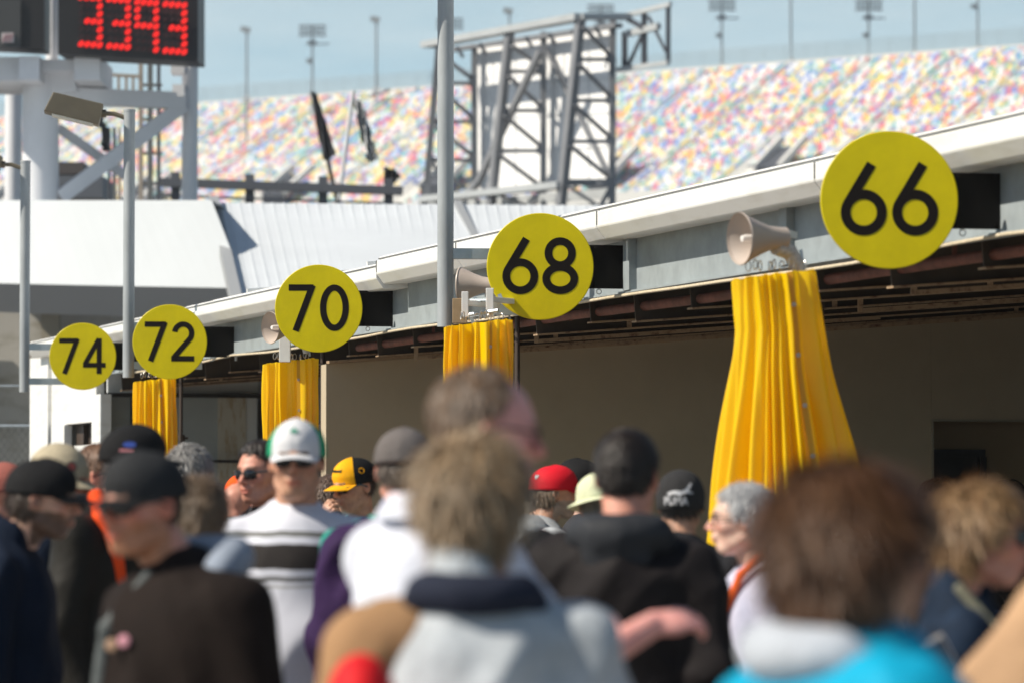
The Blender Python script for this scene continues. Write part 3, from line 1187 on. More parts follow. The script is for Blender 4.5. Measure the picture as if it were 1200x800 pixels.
pbox(mb, -60, 22, 67, 95, YT - .9, 2.4)
pbox(mb, 22, 46, 66, 94, YT - 1.2, .9)
pbox(mb, 46, 90, 70, 83, YT - .7, .5)
pbox(mb, 87, 117, 65, 94, YT - 1.0, 2.2)
pbox(mb, 20, 88, 84, 96, YT - .2, 1.6)
each(mb, tp, 'platform_beam', m_tow)
mb = MB()
mb.bar(P(60, 112, YT), P(216, 119, YT + .8), .30, .30)
mb.bar(P(70, 232, YT), P(214, 124, YT + .8), .26, .26)
mb.bar(P(68, 150, YT + 1.2), P(150, 208, YT + 1.4), .17, .17)
mb.bar(P(60, 100, YT), P(90, 96, YT), .5, .4)
each(mb, tp, 'brace', m_tow)
mb = MB()
for (x, w_, mi) in ((165, 5, 0), (176, 6, 1), (186, 4, 2), (140, 3, 0), (134, 4, 1), (128, 3, 2)):
    y0 = 72 if x > 150 else 150
    a, b_ = P(x, y0, YT + 2.5), P(x, 240, YT + 2.5)
    mb.bar(a, b_, w_ * YT / FPX, .1, mi=mi)
for y in (100, 140, 180, 215):
    mb.bar(P(163, y, YT + 2.5), P(190, y, YT + 2.5), .05, .05, mi=0)
mb.bar(P(128, 88, YT + 2), P(166, 90, YT + 2), .06, .06)
for x in (129, 139, 148, 156, 165):
    mb.bar(P(x, 88, YT + 2), P(x, 118, YT + 2), .05, .05)
each(mb, tp, 'ladder_rail', [mat('ladder_tan', (.42, .36, .3), .7), mat('ladder_grey', (.16, .17, .17), .7), mat('ladder_dark', (.10, .11, .13), .7)])
mb = MB()
pbox(mb, 200, 216, 75, 86, YT + .6, .5)
pbox(mb, 202, 216, 99, 113, YT + .6, .5)
each(mb, tp, 'junction_box', m_tow)
mb = MB()
a, b_ = P(117, 130, YT + 1), P(125, 175, YT + 1)
for k in range(9):
    p = a.lerp(b_, k / 8)
    mb.box(p + Vector((random.uniform(-.04, .04), 0, 0)), (.14, .12, .08))
tp(mb, 'cable_bundle', m_black)
# display boards (slightly turned)
brd = MB()
m_board = mat('display_black', (.012, .010, .010), .45, 0, .02, 30)
YB = YT - 1.4
tl, tr_ = P(68, -75, YB), P(232, -75, YB + .4)
bl, br_ = P(68, 64, YB), P(232, 73, YB - .0)
dep = Vector((.05, .9, 0))
brd.add([tl, tr_, br_, bl, tl + dep, tr_ + dep, br_ + dep, bl + dep], [(0, 3, 2, 1), (4, 5, 6, 7), (0, 1, 5, 4), (1, 2, 6, 5), (2, 3, 7, 6), (3, 0, 4, 7)])
board = tp(brd, 'display_board', m_board)
mb = MB()
x0, x1 = P(-60, 0, YB).x, P(52, 0, YB).x
mb.add([(x0, YB, P(0, -75, YB).z), (x1, YB, P(0, -75, YB).z), (x1, YB, P(0, 58, YB).z), (x0, YB, P(0, 52, YB).z)] +
       [(x0, YB + .9, P(0, -75, YB).z), (x1, YB + .9, P(0, -75, YB).z), (x1, YB + .9, P(0, 58, YB).z), (x0, YB + .9, P(0, 52, YB).z)],
       [(0, 3, 2, 1), (4, 5, 6, 7), (0, 1, 5, 4), (1, 2, 6, 5), (2, 3, 7, 6), (3, 0, 4, 7)])
tp(mb, 'side_board', m_board)
mb = MB()
pbox(mb, -2, 24, 0, 56, YB - .05, .04, 0)
pbox(mb, 2, 16, 39, 50, YB - .08, .02, 1)
for k in range(4):
    mb.bar(P(3 + k * 3, 49, YB - .085), P(6 + k * 3, 40, YB - .085), .02, .01, mi=2)
tp(mb, 'maker_plate', [mat('plate_dark', (.05, .05, .05), .5), mat('plate_pale', (.55, .52, .52), .6), mat('plate_red', (.3, .05, .05), .6)])
# dot-matrix numerals: 3 3 9 3 , top row above the picture edge
G3 = ['1111', '0001', '0001', '0111', '0001', '0001', '1111']
G9 = ['1111', '1001', '1001', '1111', '0001', '0001', '0001']
m_led = emis('led_red', (1.0, .01, .006), 1.0)
m_off = mat('led_off', (.035, .006, .006), .4)
for di, (gl, bx, by) in enumerate(((G3, 95, 51.5), (G3, 128, 54), (G9, 161, 57), (G3, 194, 59.5))):
    on, offm = MB(), MB()
    for r_ in range(7):
        for c_ in range(4):
            x = bx + c_ * 7.3
            y = by - (6 - r_) * 9.1 + c_ * .55
            q = P(x, y, YB - .03)
            tgt_ = on if gl[r_][c_] == '1' else offm
            rr = 3.25 * YB / FPX if gl[r_][c_] == '1' else 2.6 * YB / FPX
            nn_ = 12
            vs = [q + Vector((rr * math.cos(2 * PI * k / nn_) + .45 * rr * math.sin(2 * PI * k / nn_), -.01, 1.12 * rr * math.sin(2 * PI * k / nn_))) for k in range(nn_)]
            vs += [v + Vector((0, .02, 0)) for v in vs]
            tgt_.add(vs, [tuple(range(nn_))[::-1]] + [(k, (k + 1) % nn_, nn_ + (k + 1) % nn_, nn_ + k) for k in range(nn_)])
    cpart(on, 'lit_numeral', m_led, parent=board, root=tow)
    for q_ in offm.split():
        cpart(q_, 'unlit_dot', m_off, parent=board, root=tow)

# dark equipment cabins under the tower
mb = MB()
pbox(mb, 62, 98, 190, 204, 78, 1.5, 0)
pbox(mb, 56, 120, 206, 232, 77, 2, 1)
mb.box((P(88, 300, 78).x, 78.5, 2.5), (.8, 1.0, 5.5), None, 1)
o = mb.build('equipment_cabin', [mat('cabin_brown', (.09, .075, .07), .6), mat('cabin_grey', (.13, .14, .16), .6)])
tag(o, 'dark equipment cabin between the tower columns', 'cabin')

# ------------------------------------------------------------------ screen scaffold
YS = 118.0


def PS(px, py, off=0.0):
    k = (px - 600) / FPX
    Y = (3.09 + .58 * YS) / (k + .58)
    return P(px, py, Y + off)


scf = thing('screen_scaffold', (P(640, 300, YS).x, YS, 0), 'grey steel truss frame holding a large white screen back', 'scaffold')
m_truss = mat('truss_grey', (.22, .225, .24), .55, .2, .04, 6, .12, 1)
m_trussl = mat('truss_light', (.42, .44, .45), .55, .1, .04, 6, .1, 1)
m_dark = mat('truss_dark', (.06, .065, .08), .6)


def sp_(mb, name, m, smooth=False):
    return cpart(mb, name, m, smooth, root=scf)


def wpx(p, Y=YS): return p * Y / FPX


mb = MB()
for (xa_, xb2, lx) in ((718, 716, 0), (637, 636, 0), (556, 556, 0)):
    a, b_ = PS(xa_, 24 if xa_ > 700 else (38 if xa_ > 600 else 52), 3), PS(xb2, 243, 3)
    mb2 = MB()
    mb2.bar((a.x, a.y, a.z), (b_.x, b_.y, 0), wpx(8), .3)
    sp_(mb2, 'upright_post', m_truss)
for (x0, y0, x1, y1, w_) in ((680, 22, 657, 243, 9), (597, 38, 575, 243, 9), (514, 55, 498, 243, 8)):
    mb2 = MB()
    a, b_ = PS(x0, y0, 0), PS(x1, y1, 0)
    e = a + (b_ - a) * (a.z / (a.z - b_.z))
    mb2.bar(a, e, wpx(w_), .3)
    sp_(mb2, 'leaning_leg', m_truss)
# rungs and diagonals between leg and post
mb = MB()
def legx(x0, y0, x1, y1, y): return x0 + (x1 - x0) * (y - y0) / (y1 - y0)
for (L4, px_, ys, y00) in (((680, 22, 657, 243), 717, (70, 118, 166, 214), 26), ((597, 38, 575, 243), 636, (84, 130, 177, 224), 48), ((514, 55, 498, 243), 556, (98, 143, 188, 232), 60)):
    prev_y = y00
    for y in ys:
        a = PS(legx(*L4, y), y, 0)
        b_ = PS(px_, y, 3)
        mb.bar(a, b_, wpx(3.6), .12)
        c = PS(legx(*L4, prev_y) + 3, prev_y + 5, 0)
        d = PS(px_ - 3, y - 6, 3)
        mb.bar(c, d, wpx(3.2), .12)
        mb.box(b_ + Vector((-.1, -.1, 0)), (wpx(7), .15, wpx(9)))
        mb.box(a + Vector((.1, .05, 0)), (wpx(8), .15, wpx(9)))
        prev_y = y
    mb.bar(PS(legx(*L4, prev_y) + 3, prev_y + 3, 0), PS(px_ - 14, 243, 2), wpx(3), .1)
    mb.bar(PS(px_, prev_y + 4, 3), PS(px_ - 14, 243, 2), wpx(4), .1)
each(mb, sp_, 'lattice_bar', m_truss)
mb = MB()
mb.bar(PS(633, 60, .5), PS(560, 214, .5), wpx(7), .2)
mb.bar(PS(560, 214, .5), PS(548, 226, .5), wpx(9), .2)
mb.bar(PS(636, 50, 3.1), PS(712, 205, 3.3), wpx(4), .1)
each(mb, sp_, 'cross_brace', m_truss)
mb = MB()
mb.bar(PS(500, 53, 0), PS(681, 20, 0), .5, wpx(8))
mb.bar(PS(681, 20, 0), PS(738, 20, 3), .4, wpx(7))
mb.bar(PS(497, 234, 0), PS(660, 217, 0), .5, wpx(8))
mb.bar(PS(505, 243, 2), PS(720, 226, 3), wpx(4), .3)
each(mb, sp_, 'long_beam', m_trussl)
mb = MB()
mb.bar(PS(520, 60, 2.8), PS(725, 30, 2.8), .3, wpx(5))
for k in range(7):
    x = 535 + k * 27
    y = 60 - (x - 520) * .146
    mb.bar(PS(x, y - 3, 1.5), PS(x + 8, y + 10, 2), wpx(2.6), .1)
mb.bar(PS(657, 214, 0), PS(718, 214, 3), wpx(5), .2)
for k in range(14):
    x = 520 + k * 14
    mb.box(PS(x, 232 - (x - 500) * .09, 1.5), (wpx(6), .3, wpx(8)))
each(mb, sp_, 'walkway_bar', m_truss)
# white screen panels
mb = MB()
def quad_panel(mb, x0, x1, ya0, ya1, yb0, yb1, Y, t=.1):
    vs = [PS(x0, ya0, Y), PS(x1, ya1, Y), PS(x1, yb1, Y), PS(x0, yb0, Y)]
    mb.prism(vs, (0, 0, 0), (0, t, 0))
quad_panel(mb, 557, 637, 56, 45, 232, 224, 3.6)
quad_panel(mb, 637.3, 714, 45, 34, 224, 214, 3.6)
each(mb, sp_, 'screen_back', mat('screen_white', (.84, .84, .84), .6, 0, 0, 4, .03, .5))
mb = MB()
for x in (578, 604, 661, 690):
    mb.bar(PS(x, 60, 3.55), PS(x, 222, 3.55), .03, .02)
for y in (100, 140, 180):
    mb.bar(PS(563, y, 3.55), PS(713, y - 8, 3.55), .02, .02)
sp_(mb, 'panel_seam', mat('seam_pale', (.6, .62, .64), .6))
# side wing
mb = MB()
mb.bar(PS(735, 18, 3), PS(786, 5, 3), wpx(4), .15, mi=0)
mb.bar(PS(735, 40, 3), PS(772, 31, 3), wpx(6), .2, mi=0)
mb.bar(PS(724, 82, 3), PS(783, 74, 3), wpx(4), .15, mi=0)
mb.bar(PS(732, 38, 3.2), PS(732, 80, 3.2), wpx(7), .2, mi=1)
mb.bar(PS(755, 12, 3.2), PS(755, 78, 3.2), wpx(7), .2, mi=1)
mb.bar(PS(783, 5, 3.2), PS(783, 74, 3.2), wpx(5.5), .2, mi=1)
mb.bar(PS(736, 78, 3), PS(752, 42, 3), wpx(3), .1, mi=1)
mb.bar(PS(760, 20, 3), PS(780, 60, 3), wpx(2), .1, mi=1)
mb.bar(PS(738, 24, 3), PS(756, 34, 3), wpx(8), .1, mi=1)
each(mb, sp_, 'side_wing_bar', [m_trussl, m_dark])

# ------------------------------------------------------------------ infield rail and flags
YR = 88.0
mb = MB()
a, b_ = P(188, 214, YR), P(472, 224, YR)
mb.bar(a, b_, .22, .2)
mb.bar(a + Vector((0, 0, -.30)), b_ + Vector((0, 0, -.30)), .05, .05)
for x in (205, 292, 378, 455):
    q = P(x, 216 + (x - 188) * .03, YR)
    mb.bar((q.x, YR + .2, 0), (q.x, YR + .2, q.z + .3), .2, .2)
o = mb.build('barrier_rail', mat('rail_dark', (.10, .105, .12), .6))
tag(o, 'dark steel barrier rail behind the white canopy', 'rail')


def flag(px_top, py_top, px_bot, py_bot, Y, label, flagpts, m0, m1, pole_mat):
    base = P(px_bot, py_bot, Y)
    top = P(px_top, py_top, Y)
    t = thing('flag_pole', (base.x, Y, 0), label, 'flag', 'leaning flag poles behind the canopy')
    rel = lambda p: p - t.location
    mb = MB()
    e = top + (base - top) * (top.z / (top.z - base.z))
    mb.tube([rel(e), rel(top)], .05, 8)
    mb.build('pole', pole_mat, t, smooth=True)
    vs, fs, nu, nv = [], [], 8, 14
    mb = MB()
    (a0, a1, b0, b1) = [P(x, y, Y) for x, y in flagpts]
    for i in range(nv + 1):
        l, r = a0.lerp(b0, i / nv), a1.lerp(b1, i / nv)
        for j_ in range(nu + 1):
            p = l.lerp(r, j_ / nu)
            vs.append(rel(p) + Vector((0, .08 * math.sin(j_ * 1.4 + i * .7), .03 * math.sin(i * 1.9 + j_))))
    mats_i = []
    for i in range(nv):
        for j_ in range(nu):
            mb.add([vs[i * (nu + 1) + j_], vs[i * (nu + 1) + j_ + 1], vs[(i + 1) * (nu + 1) + j_ + 1], vs[(i + 1) * (nu + 1) + j_]], [(0, 3, 2, 1)], (i // 2 + j_ // 2) % 2 if m1 else 0)
    o = mb.build('flag_cloth', [m0, m1 or m0], t)
    sd_ = o.modifiers.new('thick', 'SOLIDIFY')
    sd_.thickness = .01


m_fb = mat('flag_black', (.02, .02, .02), .8)
m_fw = mat('flag_white', (.7, .7, .7), .8)
flag(366, 108, 388, 205, 96, 'furled black flag on a dark leaning pole', [(364, 108), (371, 110), (379, 190), (394, 182)], m_fb, mat('flag_grey', (.05, .055, .07), .8), m_fb)
flag(414, 106, 404, 182, 96, 'black and white checkered flag drooping from a white leaning pole', [(412, 114), (424, 118), (430, 190), (444, 188)], m_fb, m_fw, m_fw)
flag(452, 198, 456, 235, 90, 'small dark furled banner on the barrier rail', [(450, 196), (462, 199), (450, 226), (470, 208)], m_fb, None, m_fb)

# ------------------------------------------------------------------ grandstand
YG = 500.0
G0 = P(700, 97, YG)
rd = Vector((.838, -.547, 0)).normalized()
ud = Vector((.547, .838, 0)).normalized()
ROW_D, ROW_H = .70, .334
NR = 57
gst = thing('grandstand', (G0.x, G0.y, 0), 'distant grandstand full of multicoloured seats across the skyline', 'grandstand')
GL = gst.location.copy()


def gp(s, row, dz=0.0, fwd=0.0):
    """s metres along the stand, row counted from the top"""
    return G0 + rd * s - ud * (row * ROW_D + fwd) + Vector((0, 0, -row * ROW_H + dz)) - GL


pal = [(.75, .07, .09), (.05, .16, .60), (.85, .62, .06), (.03, .36, .28), (.80, .80, .80), (.22, .38, .75), (.80, .82, .80), (.60, .07, .2), (.12, .45, .55), (.82, .82, .80), (.85, .62, .06)]
seat_m = [mat('seat_%d' % i, tuple(.72 * q + .11 for q in c), .6) for i, c in enumerate(pal)]
m_conc = mat('stand_concrete', (.66, .65, .62), .85, 0, 0, 1, .08, .05)
S0, S1 = -150, 92
seat_w = .44
aisle_every = 27
nseat = int((S1 - S0) / seat_w)
colgrid = RNG.integers(0, len(pal), (NR, nseat))
for r_ in range(1, NR):
    keep = RNG.random(nseat) < .42
    sh = np.roll(colgrid[r_ - 1], 1 if r_ % 3 == 0 else 0)
    colgrid[r_][keep] = sh[keep]
block_v, block_f, block_m = {}, {}, {}
ew = .19
for c_ in range(nseat):
    if c_ % aisle_every in (0, 1):
        continue
    blk = c_ // aisle_every
    V_ = block_v.setdefault(blk, [])
    M_ = block_m.setdefault(blk, [])
    s = S0 + c_ * seat_w
    for r_ in range(NR - 1):
        if r_ == 21 or (r_ > 46 and (c_ % (aisle_every * 2)) in range(2, 9)):
            continue
        p = gp(s, r_)
        V_.append((p.x, p.y, p.z))
        M_.append(colgrid[r_][c_])
rx_, ry_ = rd.x * ew, rd.y * ew
# seat shape: pan plus backrest as an L of 2 boxes (10 visible faces)
def seat_shape():
    vs, fs = [], []
    for (s0, s1, f0, f1, z0, z1) in ((-ew, ew, .02, .12, .05, .80), (-ew, ew, .12, .50, .28, .42)):
        b = len(vs)
        for ss in (s0, s1):
            for ff in (f0, f1):
                for zz in (z0, z1):
                    q = rd * ss - ud * ff + Vector((0, 0, zz))
                    vs.append(tuple(q))
        fs += [(b + 0, b + 1, b + 3, b + 2), (b + 4, b + 6, b + 7, b + 5), (b + 2, b + 3, b + 7, b + 6), (b + 1, b + 5, b + 7, b + 3)]
    return np.array(vs), np.array(fs)
SV, SF = seat_shape()
for blk in block_v:
    base = np.array(block_v[blk])
    n_ = len(base)
    V_ = (base[:, None, :] + SV[None]).reshape(-1, 3)
    F_ = (SF[None] + (np.arange(n_) * len(SV))[:, None, None]).reshape(-1, 4)
    mi_ = np.repeat(np.array(block_m[blk]), len(SF))
    np_mesh('seating_block', V_, F_, seat_m, gst, smooth=False, mi=mi_)
mb = MB()
for r_ in range(NR):
    a, b_ = gp(S0, r_, 0), gp(S1, r_, 0)
    a2, b2_ = gp(S0, r_, 0, ROW_D), gp(S1, r_, 0, ROW_D)
    lo = Vector((0, 0, -ROW_H))
    mb.add([a, b_, b2_, a2, a2 + lo, b2_ + lo], [(0, 3, 2, 1), (3, 4, 5, 2)])
a, b_ = gp(S0, NR, 0), gp(S1, NR, 0)
mb.add([a, b_, Vector((b_.x, b_.y, 0)), Vector((a.x, a.y, 0))], [(0, 3, 2, 1)])
for s in (S0, S1):
    a, b_ = gp(s, 0), gp(s, NR)
    mb.add([a, b_, Vector((b_.x, b_.y, 0)), Vector((a.x, a.y, 0))], [(0, 1, 2, 3)])
mb.build('terrace', m_conc, gst)
for c_ in range(0, nseat, aisle_every):
    mb = MB()
    s = S0 + (c_ + .5) * seat_w
    for r_ in range(NR):
        p = gp(s, r_, .08, .3)
        mb.box(p, (1.0, .5, .35))
    for ds in (-.55, .55):
        a, b_ = gp(s + ds, 0, 1.0), gp(s + ds, NR, 1.0)
        mb.bar(a, b_, .10, .10)
    mb.build('aisle_stair', mat('aisle_white', (.78, .77, .74), .8), gst)
mb = MB()
mb.bar(gp(S0, -1.5, .3), gp(S1, -1.5, .3), 2.0, .6)
mb.bar(gp(S0, 21.4, .35), gp(S1, 21.4, .35), .3, .5)
mb.bar(gp(S0, NR, .2), gp(S1, NR, .2), .4, 1.4)
each(mb, lambda q, n_, m_: q.build(n_, m_, gst), 'parapet', m_conc)
mb = MB()
m_fence = mat('fence_blue_grey', (.30, .38, .42), .6)
for k in range(int((S1 - S0) / .75)):
    s = S0 + k * .75
    a = gp(s, -2.5, .4)
    mb.bar(a, a + Vector((0, 0, 2.1)), .14 if k % 4 == 0 else .08, .10)
for z in (.6, .9, 1.2, 1.5, 1.8, 2.1, 2.5):
    mb.bar(gp(S0, -2.5, z), gp(S1, -2.5, z), .09, .09)
mb.build('top_fence', m_fence, gst)
# entrance portals low in the stand
for s in (-118, -94, -71, -47, -24, 0, 24, 47, 70):
    a = gp(s, 55, .0)
    mb = MB()
    for q in (0,):
        mb.box(a + Vector((0, 0, .8)), (2.6, 2.4, 3.0), None, 1)
        mb.bar(gp(s - 1.6, 55, 2.3), gp(s - 1.6, 46, 3.2), .5, 1.0, mi=0)
        mb.bar(gp(s + 1.6, 55, 2.3), gp(s + 1.6, 46, 3.2), .5, .8, mi=0)
        mb.bar(gp(s, 55.2, 2.2), gp(s, 47, 2.4), 2.6, .25, mi=1)
    mb.build('entrance_portal', [m_conc, m_dark], gst)

# light masts along the stand
m_mast = mat('mast_grey', (.20, .23, .25), .6, .2)


def mast(px, pytop, pybase, Y, kind, label):
    b_ = P(px, pybase, Y)
    tpz = P(px, pytop, Y).z
    t = thing('light_mast', (b_.x, Y, 0), label, 'light mast', 'stadium light masts behind the grandstand')
    k = Y / FPX
    mb = MB()
    mb.tube([(0, 0, 0), (0, 0, tpz)], [1.9 * k, 1.3 * k], 10)
    mb.build('mast_pole', m_mast, t, smooth=True)
    if kind == 'cluster':
        mb = MB()
        for r_ in range(3):
            z = tpz - (r_ * 5.2) * k
            mb.bar((-15 * k, 0, z), (15 * k, 0, z), 1.4 * k, 1.4 * k)
            for q in range(7):
                mb.box(((-14 + q * 4.7) * k, -.3, z - 1.5 * k), (2.9 * k, .6, 2.7 * k), Matrix.Rotation(.3, 3, 'X'))
        mb.bar((-8 * k, 0, tpz - 22 * k), (20 * k, 0, tpz - 22 * k), 1.5 * k, 1.5 * k)
        mb.bar((0, 0, tpz - 44 * k), (0, 0, tpz + 1 * k), 2.2 * k, 2.2 * k)
        mb.box((0, 0, tpz - 21 * k), (10 * k, .5, 5 * k))
        mb.box((-4 * k, 0, tpz - 42 * k), (6 * k, .5, 5 * k))
        mb.build('floodlight_bank', m_mast, t)
    elif kind == 'single':
        mb = MB()
        mb.box((-1.5 * k, 0, tpz + 1 * k), (11 * k, .8, 6 * k), Matrix.Rotation(.2, 3, 'Y'))
        mb.build('floodlight', mat('flood_grey', (.3, .33, .34), .5), t)
    elif kind == 'low':
        mb = MB()
        mb.box((-4 * k, 0, tpz + (0 - pytop + 20) * 0 * k - 22 * k), (8 * k, .5, 5 * k))
        mb.build('floodlight', m_mast, t)
    mb = MB()
    mb.box((0, 0, b_.z + 2 * k), (7 * k, 1, 7 * k))
    mb.build('mast_base', mat('mast_base', (.55, .57, .57), .7), t)


mast(289, 36, 118, 512, 'single', 'slim light mast with one lamp, leftmost on the skyline')
mast(366, 30, 114, 516, 'cluster', 'light mast with a bank of floodlights above the furled flag')
mast(441, 24, 108, 514, 'single', 'slim light mast with one lamp left of the tall grey pole')
mast(527, 22, 105, 516, 'cluster', 'light mast whose lamp bank shows on both sides of the tall grey pole')
mast(597, 14, 100, 512, 'single', 'slim light mast with its lamp just above the scaffold beam')
mast(704, 6, 92, 514, 'cluster', 'light mast with its lamp bank above the right scaffold leg')
mast(846, 0, 80, 508, 'cluster', 'light mast with floodlight bank right of the scaffold')
mast(927, -30, 74, 505, 'none', 'plain light mast without visible lamp right of the floodlight bank')
mast(1018, 0, 70, 502, 'cluster', 'light mast above the 66 sign, lamp bank cut by the picture top')
mast(1072, -30, 64, 500, 'none', 'plain thin mast between the two lamp masts above the 66 sign')
mast(1146, -14, 58, 498, 'low', 'rightmost light mast with a small lamp near the picture top')

# ------------------------------------------------------------------ air
mb = MB()
mb.box((0, 290, 39), (900, 620, 80.0))
hz = mb.build('haze', bpy.data.materials.new('haze'))
hm = hz.data.materials[0]
hm.use_nodes = True
hn = hm.node_tree
hn.nodes.remove(hn.nodes['Principled BSDF'])
vol = hn.nodes.new('ShaderNodeVolumePrincipled')
vol.inputs['Color'].default_value = (.93, .96, 1.0, 1)
vol.inputs['Density'].default_value = 0.00035
vol.inputs['Anisotropy'].default_value = 0.3
hn.links.new(vol.outputs[0], hn.nodes['Material Output'].inputs['Volume'])
tag(hz, kind='stuff')

# ==================================================================  PEOPLE
def smin(a, b, k):
    h = np.clip(.5 + .5 * (b - a) / k, 0, 1)
    return b + (a - b) * h - k * h * (1 - h)


def prim_eval(p, X):
    t = p[0]
    if t == 'e':            # ellipsoid centre, radii, optional rotation (3x3 rows = local axes)
        q = X - np.array(p[1])
        if len(p) > 3 and p[3] is not None:
            q = q @ np.array(p[3]).T
        r = np.array(p[2])
        k0 = np.sqrt(((q / r) ** 2).sum(-1)) + 1e-9
        k1 = np.sqrt(((q / r ** 2).__pow__(2)).sum(-1)) + 1e-9
        return k0 * (k0 - 1) / k1
    a, b = np.array(p[1]), np.array(p[2])
    ra, rb = p[3], p[4]
    ab = b - a
    q = X - a
    h = np.clip((q @ ab) / (ab @ ab), 0, 1)
    fl = p[5] if len(p) > 5 else None
    v = q - h[..., None] * ab
    if fl is not None:
        v = v * np.array(fl)
    return np.sqrt((v ** 2).sum(-1)) - (ra + (rb - ra) * h)


def prim_box(p):
    if p[0] == 'e':
        m = max(p[2]) if (len(p) > 3 and p[3] is not None) else None
        r = np.array([m] * 3) if m else np.array(p[2])
        return np.array(p[1]) - r, np.array(p[1]) + r
    a, b = np.array(p[1]), np.array(p[2])
    r = max(p[3], p[4]) * (1.6 if len(p) > 5 else 1)
    return np.minimum(a, b) - r, np.maximum(a, b) + r


def surface_nets(D, org, h):
    ins = D < 0
    nx, ny, nz_ = D.shape
    c = ins[:-1, :-1, :-1].astype(np.int8)
    cnt = np.zeros((nx - 1, ny - 1, nz_ - 1), np.int8)
    for i in (0, 1):
        for j in (0, 1):
            for k in (0, 1):
                cnt += ins[i:nx - 1 + i, j:ny - 1 + j, k:nz_ - 1 + k]
    act = (cnt > 0) & (cnt < 8)
    I = np.argwhere(act)
    vid = -np.ones(act.shape, np.int32)
    vid[act] = np.arange(len(I))
    corners = [(i, j, k) for i in (0, 1) for j in (0, 1) for k in (0, 1)]
    d = np.stack([D[I[:, 0] + i, I[:, 1] + j, I[:, 2] + k] for i, j, k in corners], 1)
    cs = np.array(corners, float)
    acc = np.zeros((len(I), 3))
    n = np.zeros(len(I))
    for a in range(8):
        for b in range(a + 1, 8):
            if abs(cs[a] - cs[b]).sum() != 1:
                continue
            da, db = d[:, a], d[:, b]
            m = (da < 0) != (db < 0)
            t = np.where(m, da / np.where(m, da - db, 1), 0)
            pt = cs[a] + (cs[b] - cs[a]) * t[:, None]
            acc += np.where(m[:, None], pt, 0)
            n += m
    V = org + (I + acc / n[:, None]) * h
    F = []
    for ax in range(3):
        sl0 = [slice(None)] * 3
        sl1 = [slice(None)] * 3
        sl0[ax] = slice(0, -1)
        sl1[ax] = slice(1, None)
        A, B = ins[tuple(sl0)], ins[tuple(sl1)]
        E = np.argwhere(A != B)
        o1, o2 = [(1, 2), (2, 0), (0, 1)][ax]
        ok = (E[:, o1] > 0) & (E[:, o2] > 0) & (E[:, o1] < D.shape[o1] - 1) & (E[:, o2] < D.shape[o2] - 1)
        E = E[ok]
        fl = A[E[:, 0], E[:, 1], E[:, 2]]
        e1 = np.zeros(3, int); e1[o1] = 1
        e2 = np.zeros(3, int); e2[o2] = 1
        g_ = lambda X: vid[X[:, 0], X[:, 1], X[:, 2]]
        q = np.stack([g_(E - e1 - e2), g_(E - e2), g_(E), g_(E - e1)], 1)
        q = np.where(fl[:, None], q, q[:, ::-1])
        F.append(q)
    F = np.concatenate(F)
    F = F[(F >= 0).all(1)]
    return V.astype(np.float32), F


def sdf_mesh(prims, h, noise=None, extra=None, smooth_it=1):
    """prims: list of (op, k, prim): op '+' or '-'"""
    lo = np.min([prim_box(p)[0] for o, k, p in prims if o == '+'], 0) - 4 * h
    hi = np.max([prim_box(p)[1] for o, k, p in prims if o == '+'], 0) + 4 * h
    n = np.ceil((hi - lo) / h).astype(int) + 1
    D = np.full(n, 1.0, np.float32)
    xs = [lo[a] + np.arange(n[a]) * h for a in range(3)]
    for o, k, p in prims:
        a, b = prim_box(p)
        m = k * 1.2 + 3 * h
        i0 = np.maximum(np.floor((a - m - lo) / h).astype(int), 0)
        i1 = np.minimum(np.ceil((b + m - lo) / h).astype(int) + 1, n)
        sl_ = tuple(slice(i0[q], i1[q]) for q in range(3))
        X = np.stack(np.meshgrid(*[xs[q][sl_[q]] for q in range(3)], indexing='ij'), -1)
        d = prim_eval(p, X).astype(np.float32)
        if o == '+':
            D[sl_] = smin(D[sl_], d, k)
        else:
            D[sl_] = -smin(-D[sl_], d, k)
    if noise is not None:
        near = np.abs(D) < .05
        I = np.argwhere(near)
        Xn = lo + I * h
        D[near] += noise(Xn).astype(np.float32)
    V, F = surface_nets(D, lo, h)
    return V, F


def fold_noise(seed, amp, freq=1.0):
    r = np.random.default_rng(seed)
    dirs = r.normal(size=(7, 3))
    dirs /= np.linalg.norm(dirs, axis=1)[:, None]
    dirs[:, 2] *= .55
    fr = r.uniform(9, 34, 7) * freq
    ph = r.uniform(0, 6.28, 7)

    def f(X):
        wv = .05 * np.sin(X[:, [1, 2, 0]] * 13 + 1.3)
        Y = X + wv
        o = np.zeros(len(X))
        for i in range(7):
            s = np.sin(Y @ dirs[i] * fr[i] + ph[i])
            o += (1 - np.abs(s)) * (9 / fr[i]) ** .5
        return -amp * (o - 2.2) / 2.2
    return f


def rot_z(a):
    c, s = math.cos(a), math.sin(a)
    return np.array([[c, -s, 0], [s, c, 0], [0, 0, 1]])


def rot_y(a):
    c, s = math.cos(a), math.sin(a)
    return np.array([[c, 0, s], [0, 1, 0], [-s, 0, c]])


def rot_x(a):
    c, s = math.cos(a), math.sin(a)
    return np.array([[1, 0, 0], [0, c, -s], [0, s, c]])


HZ = 1.632        # head centre of a 1.75 m person (before scaling)


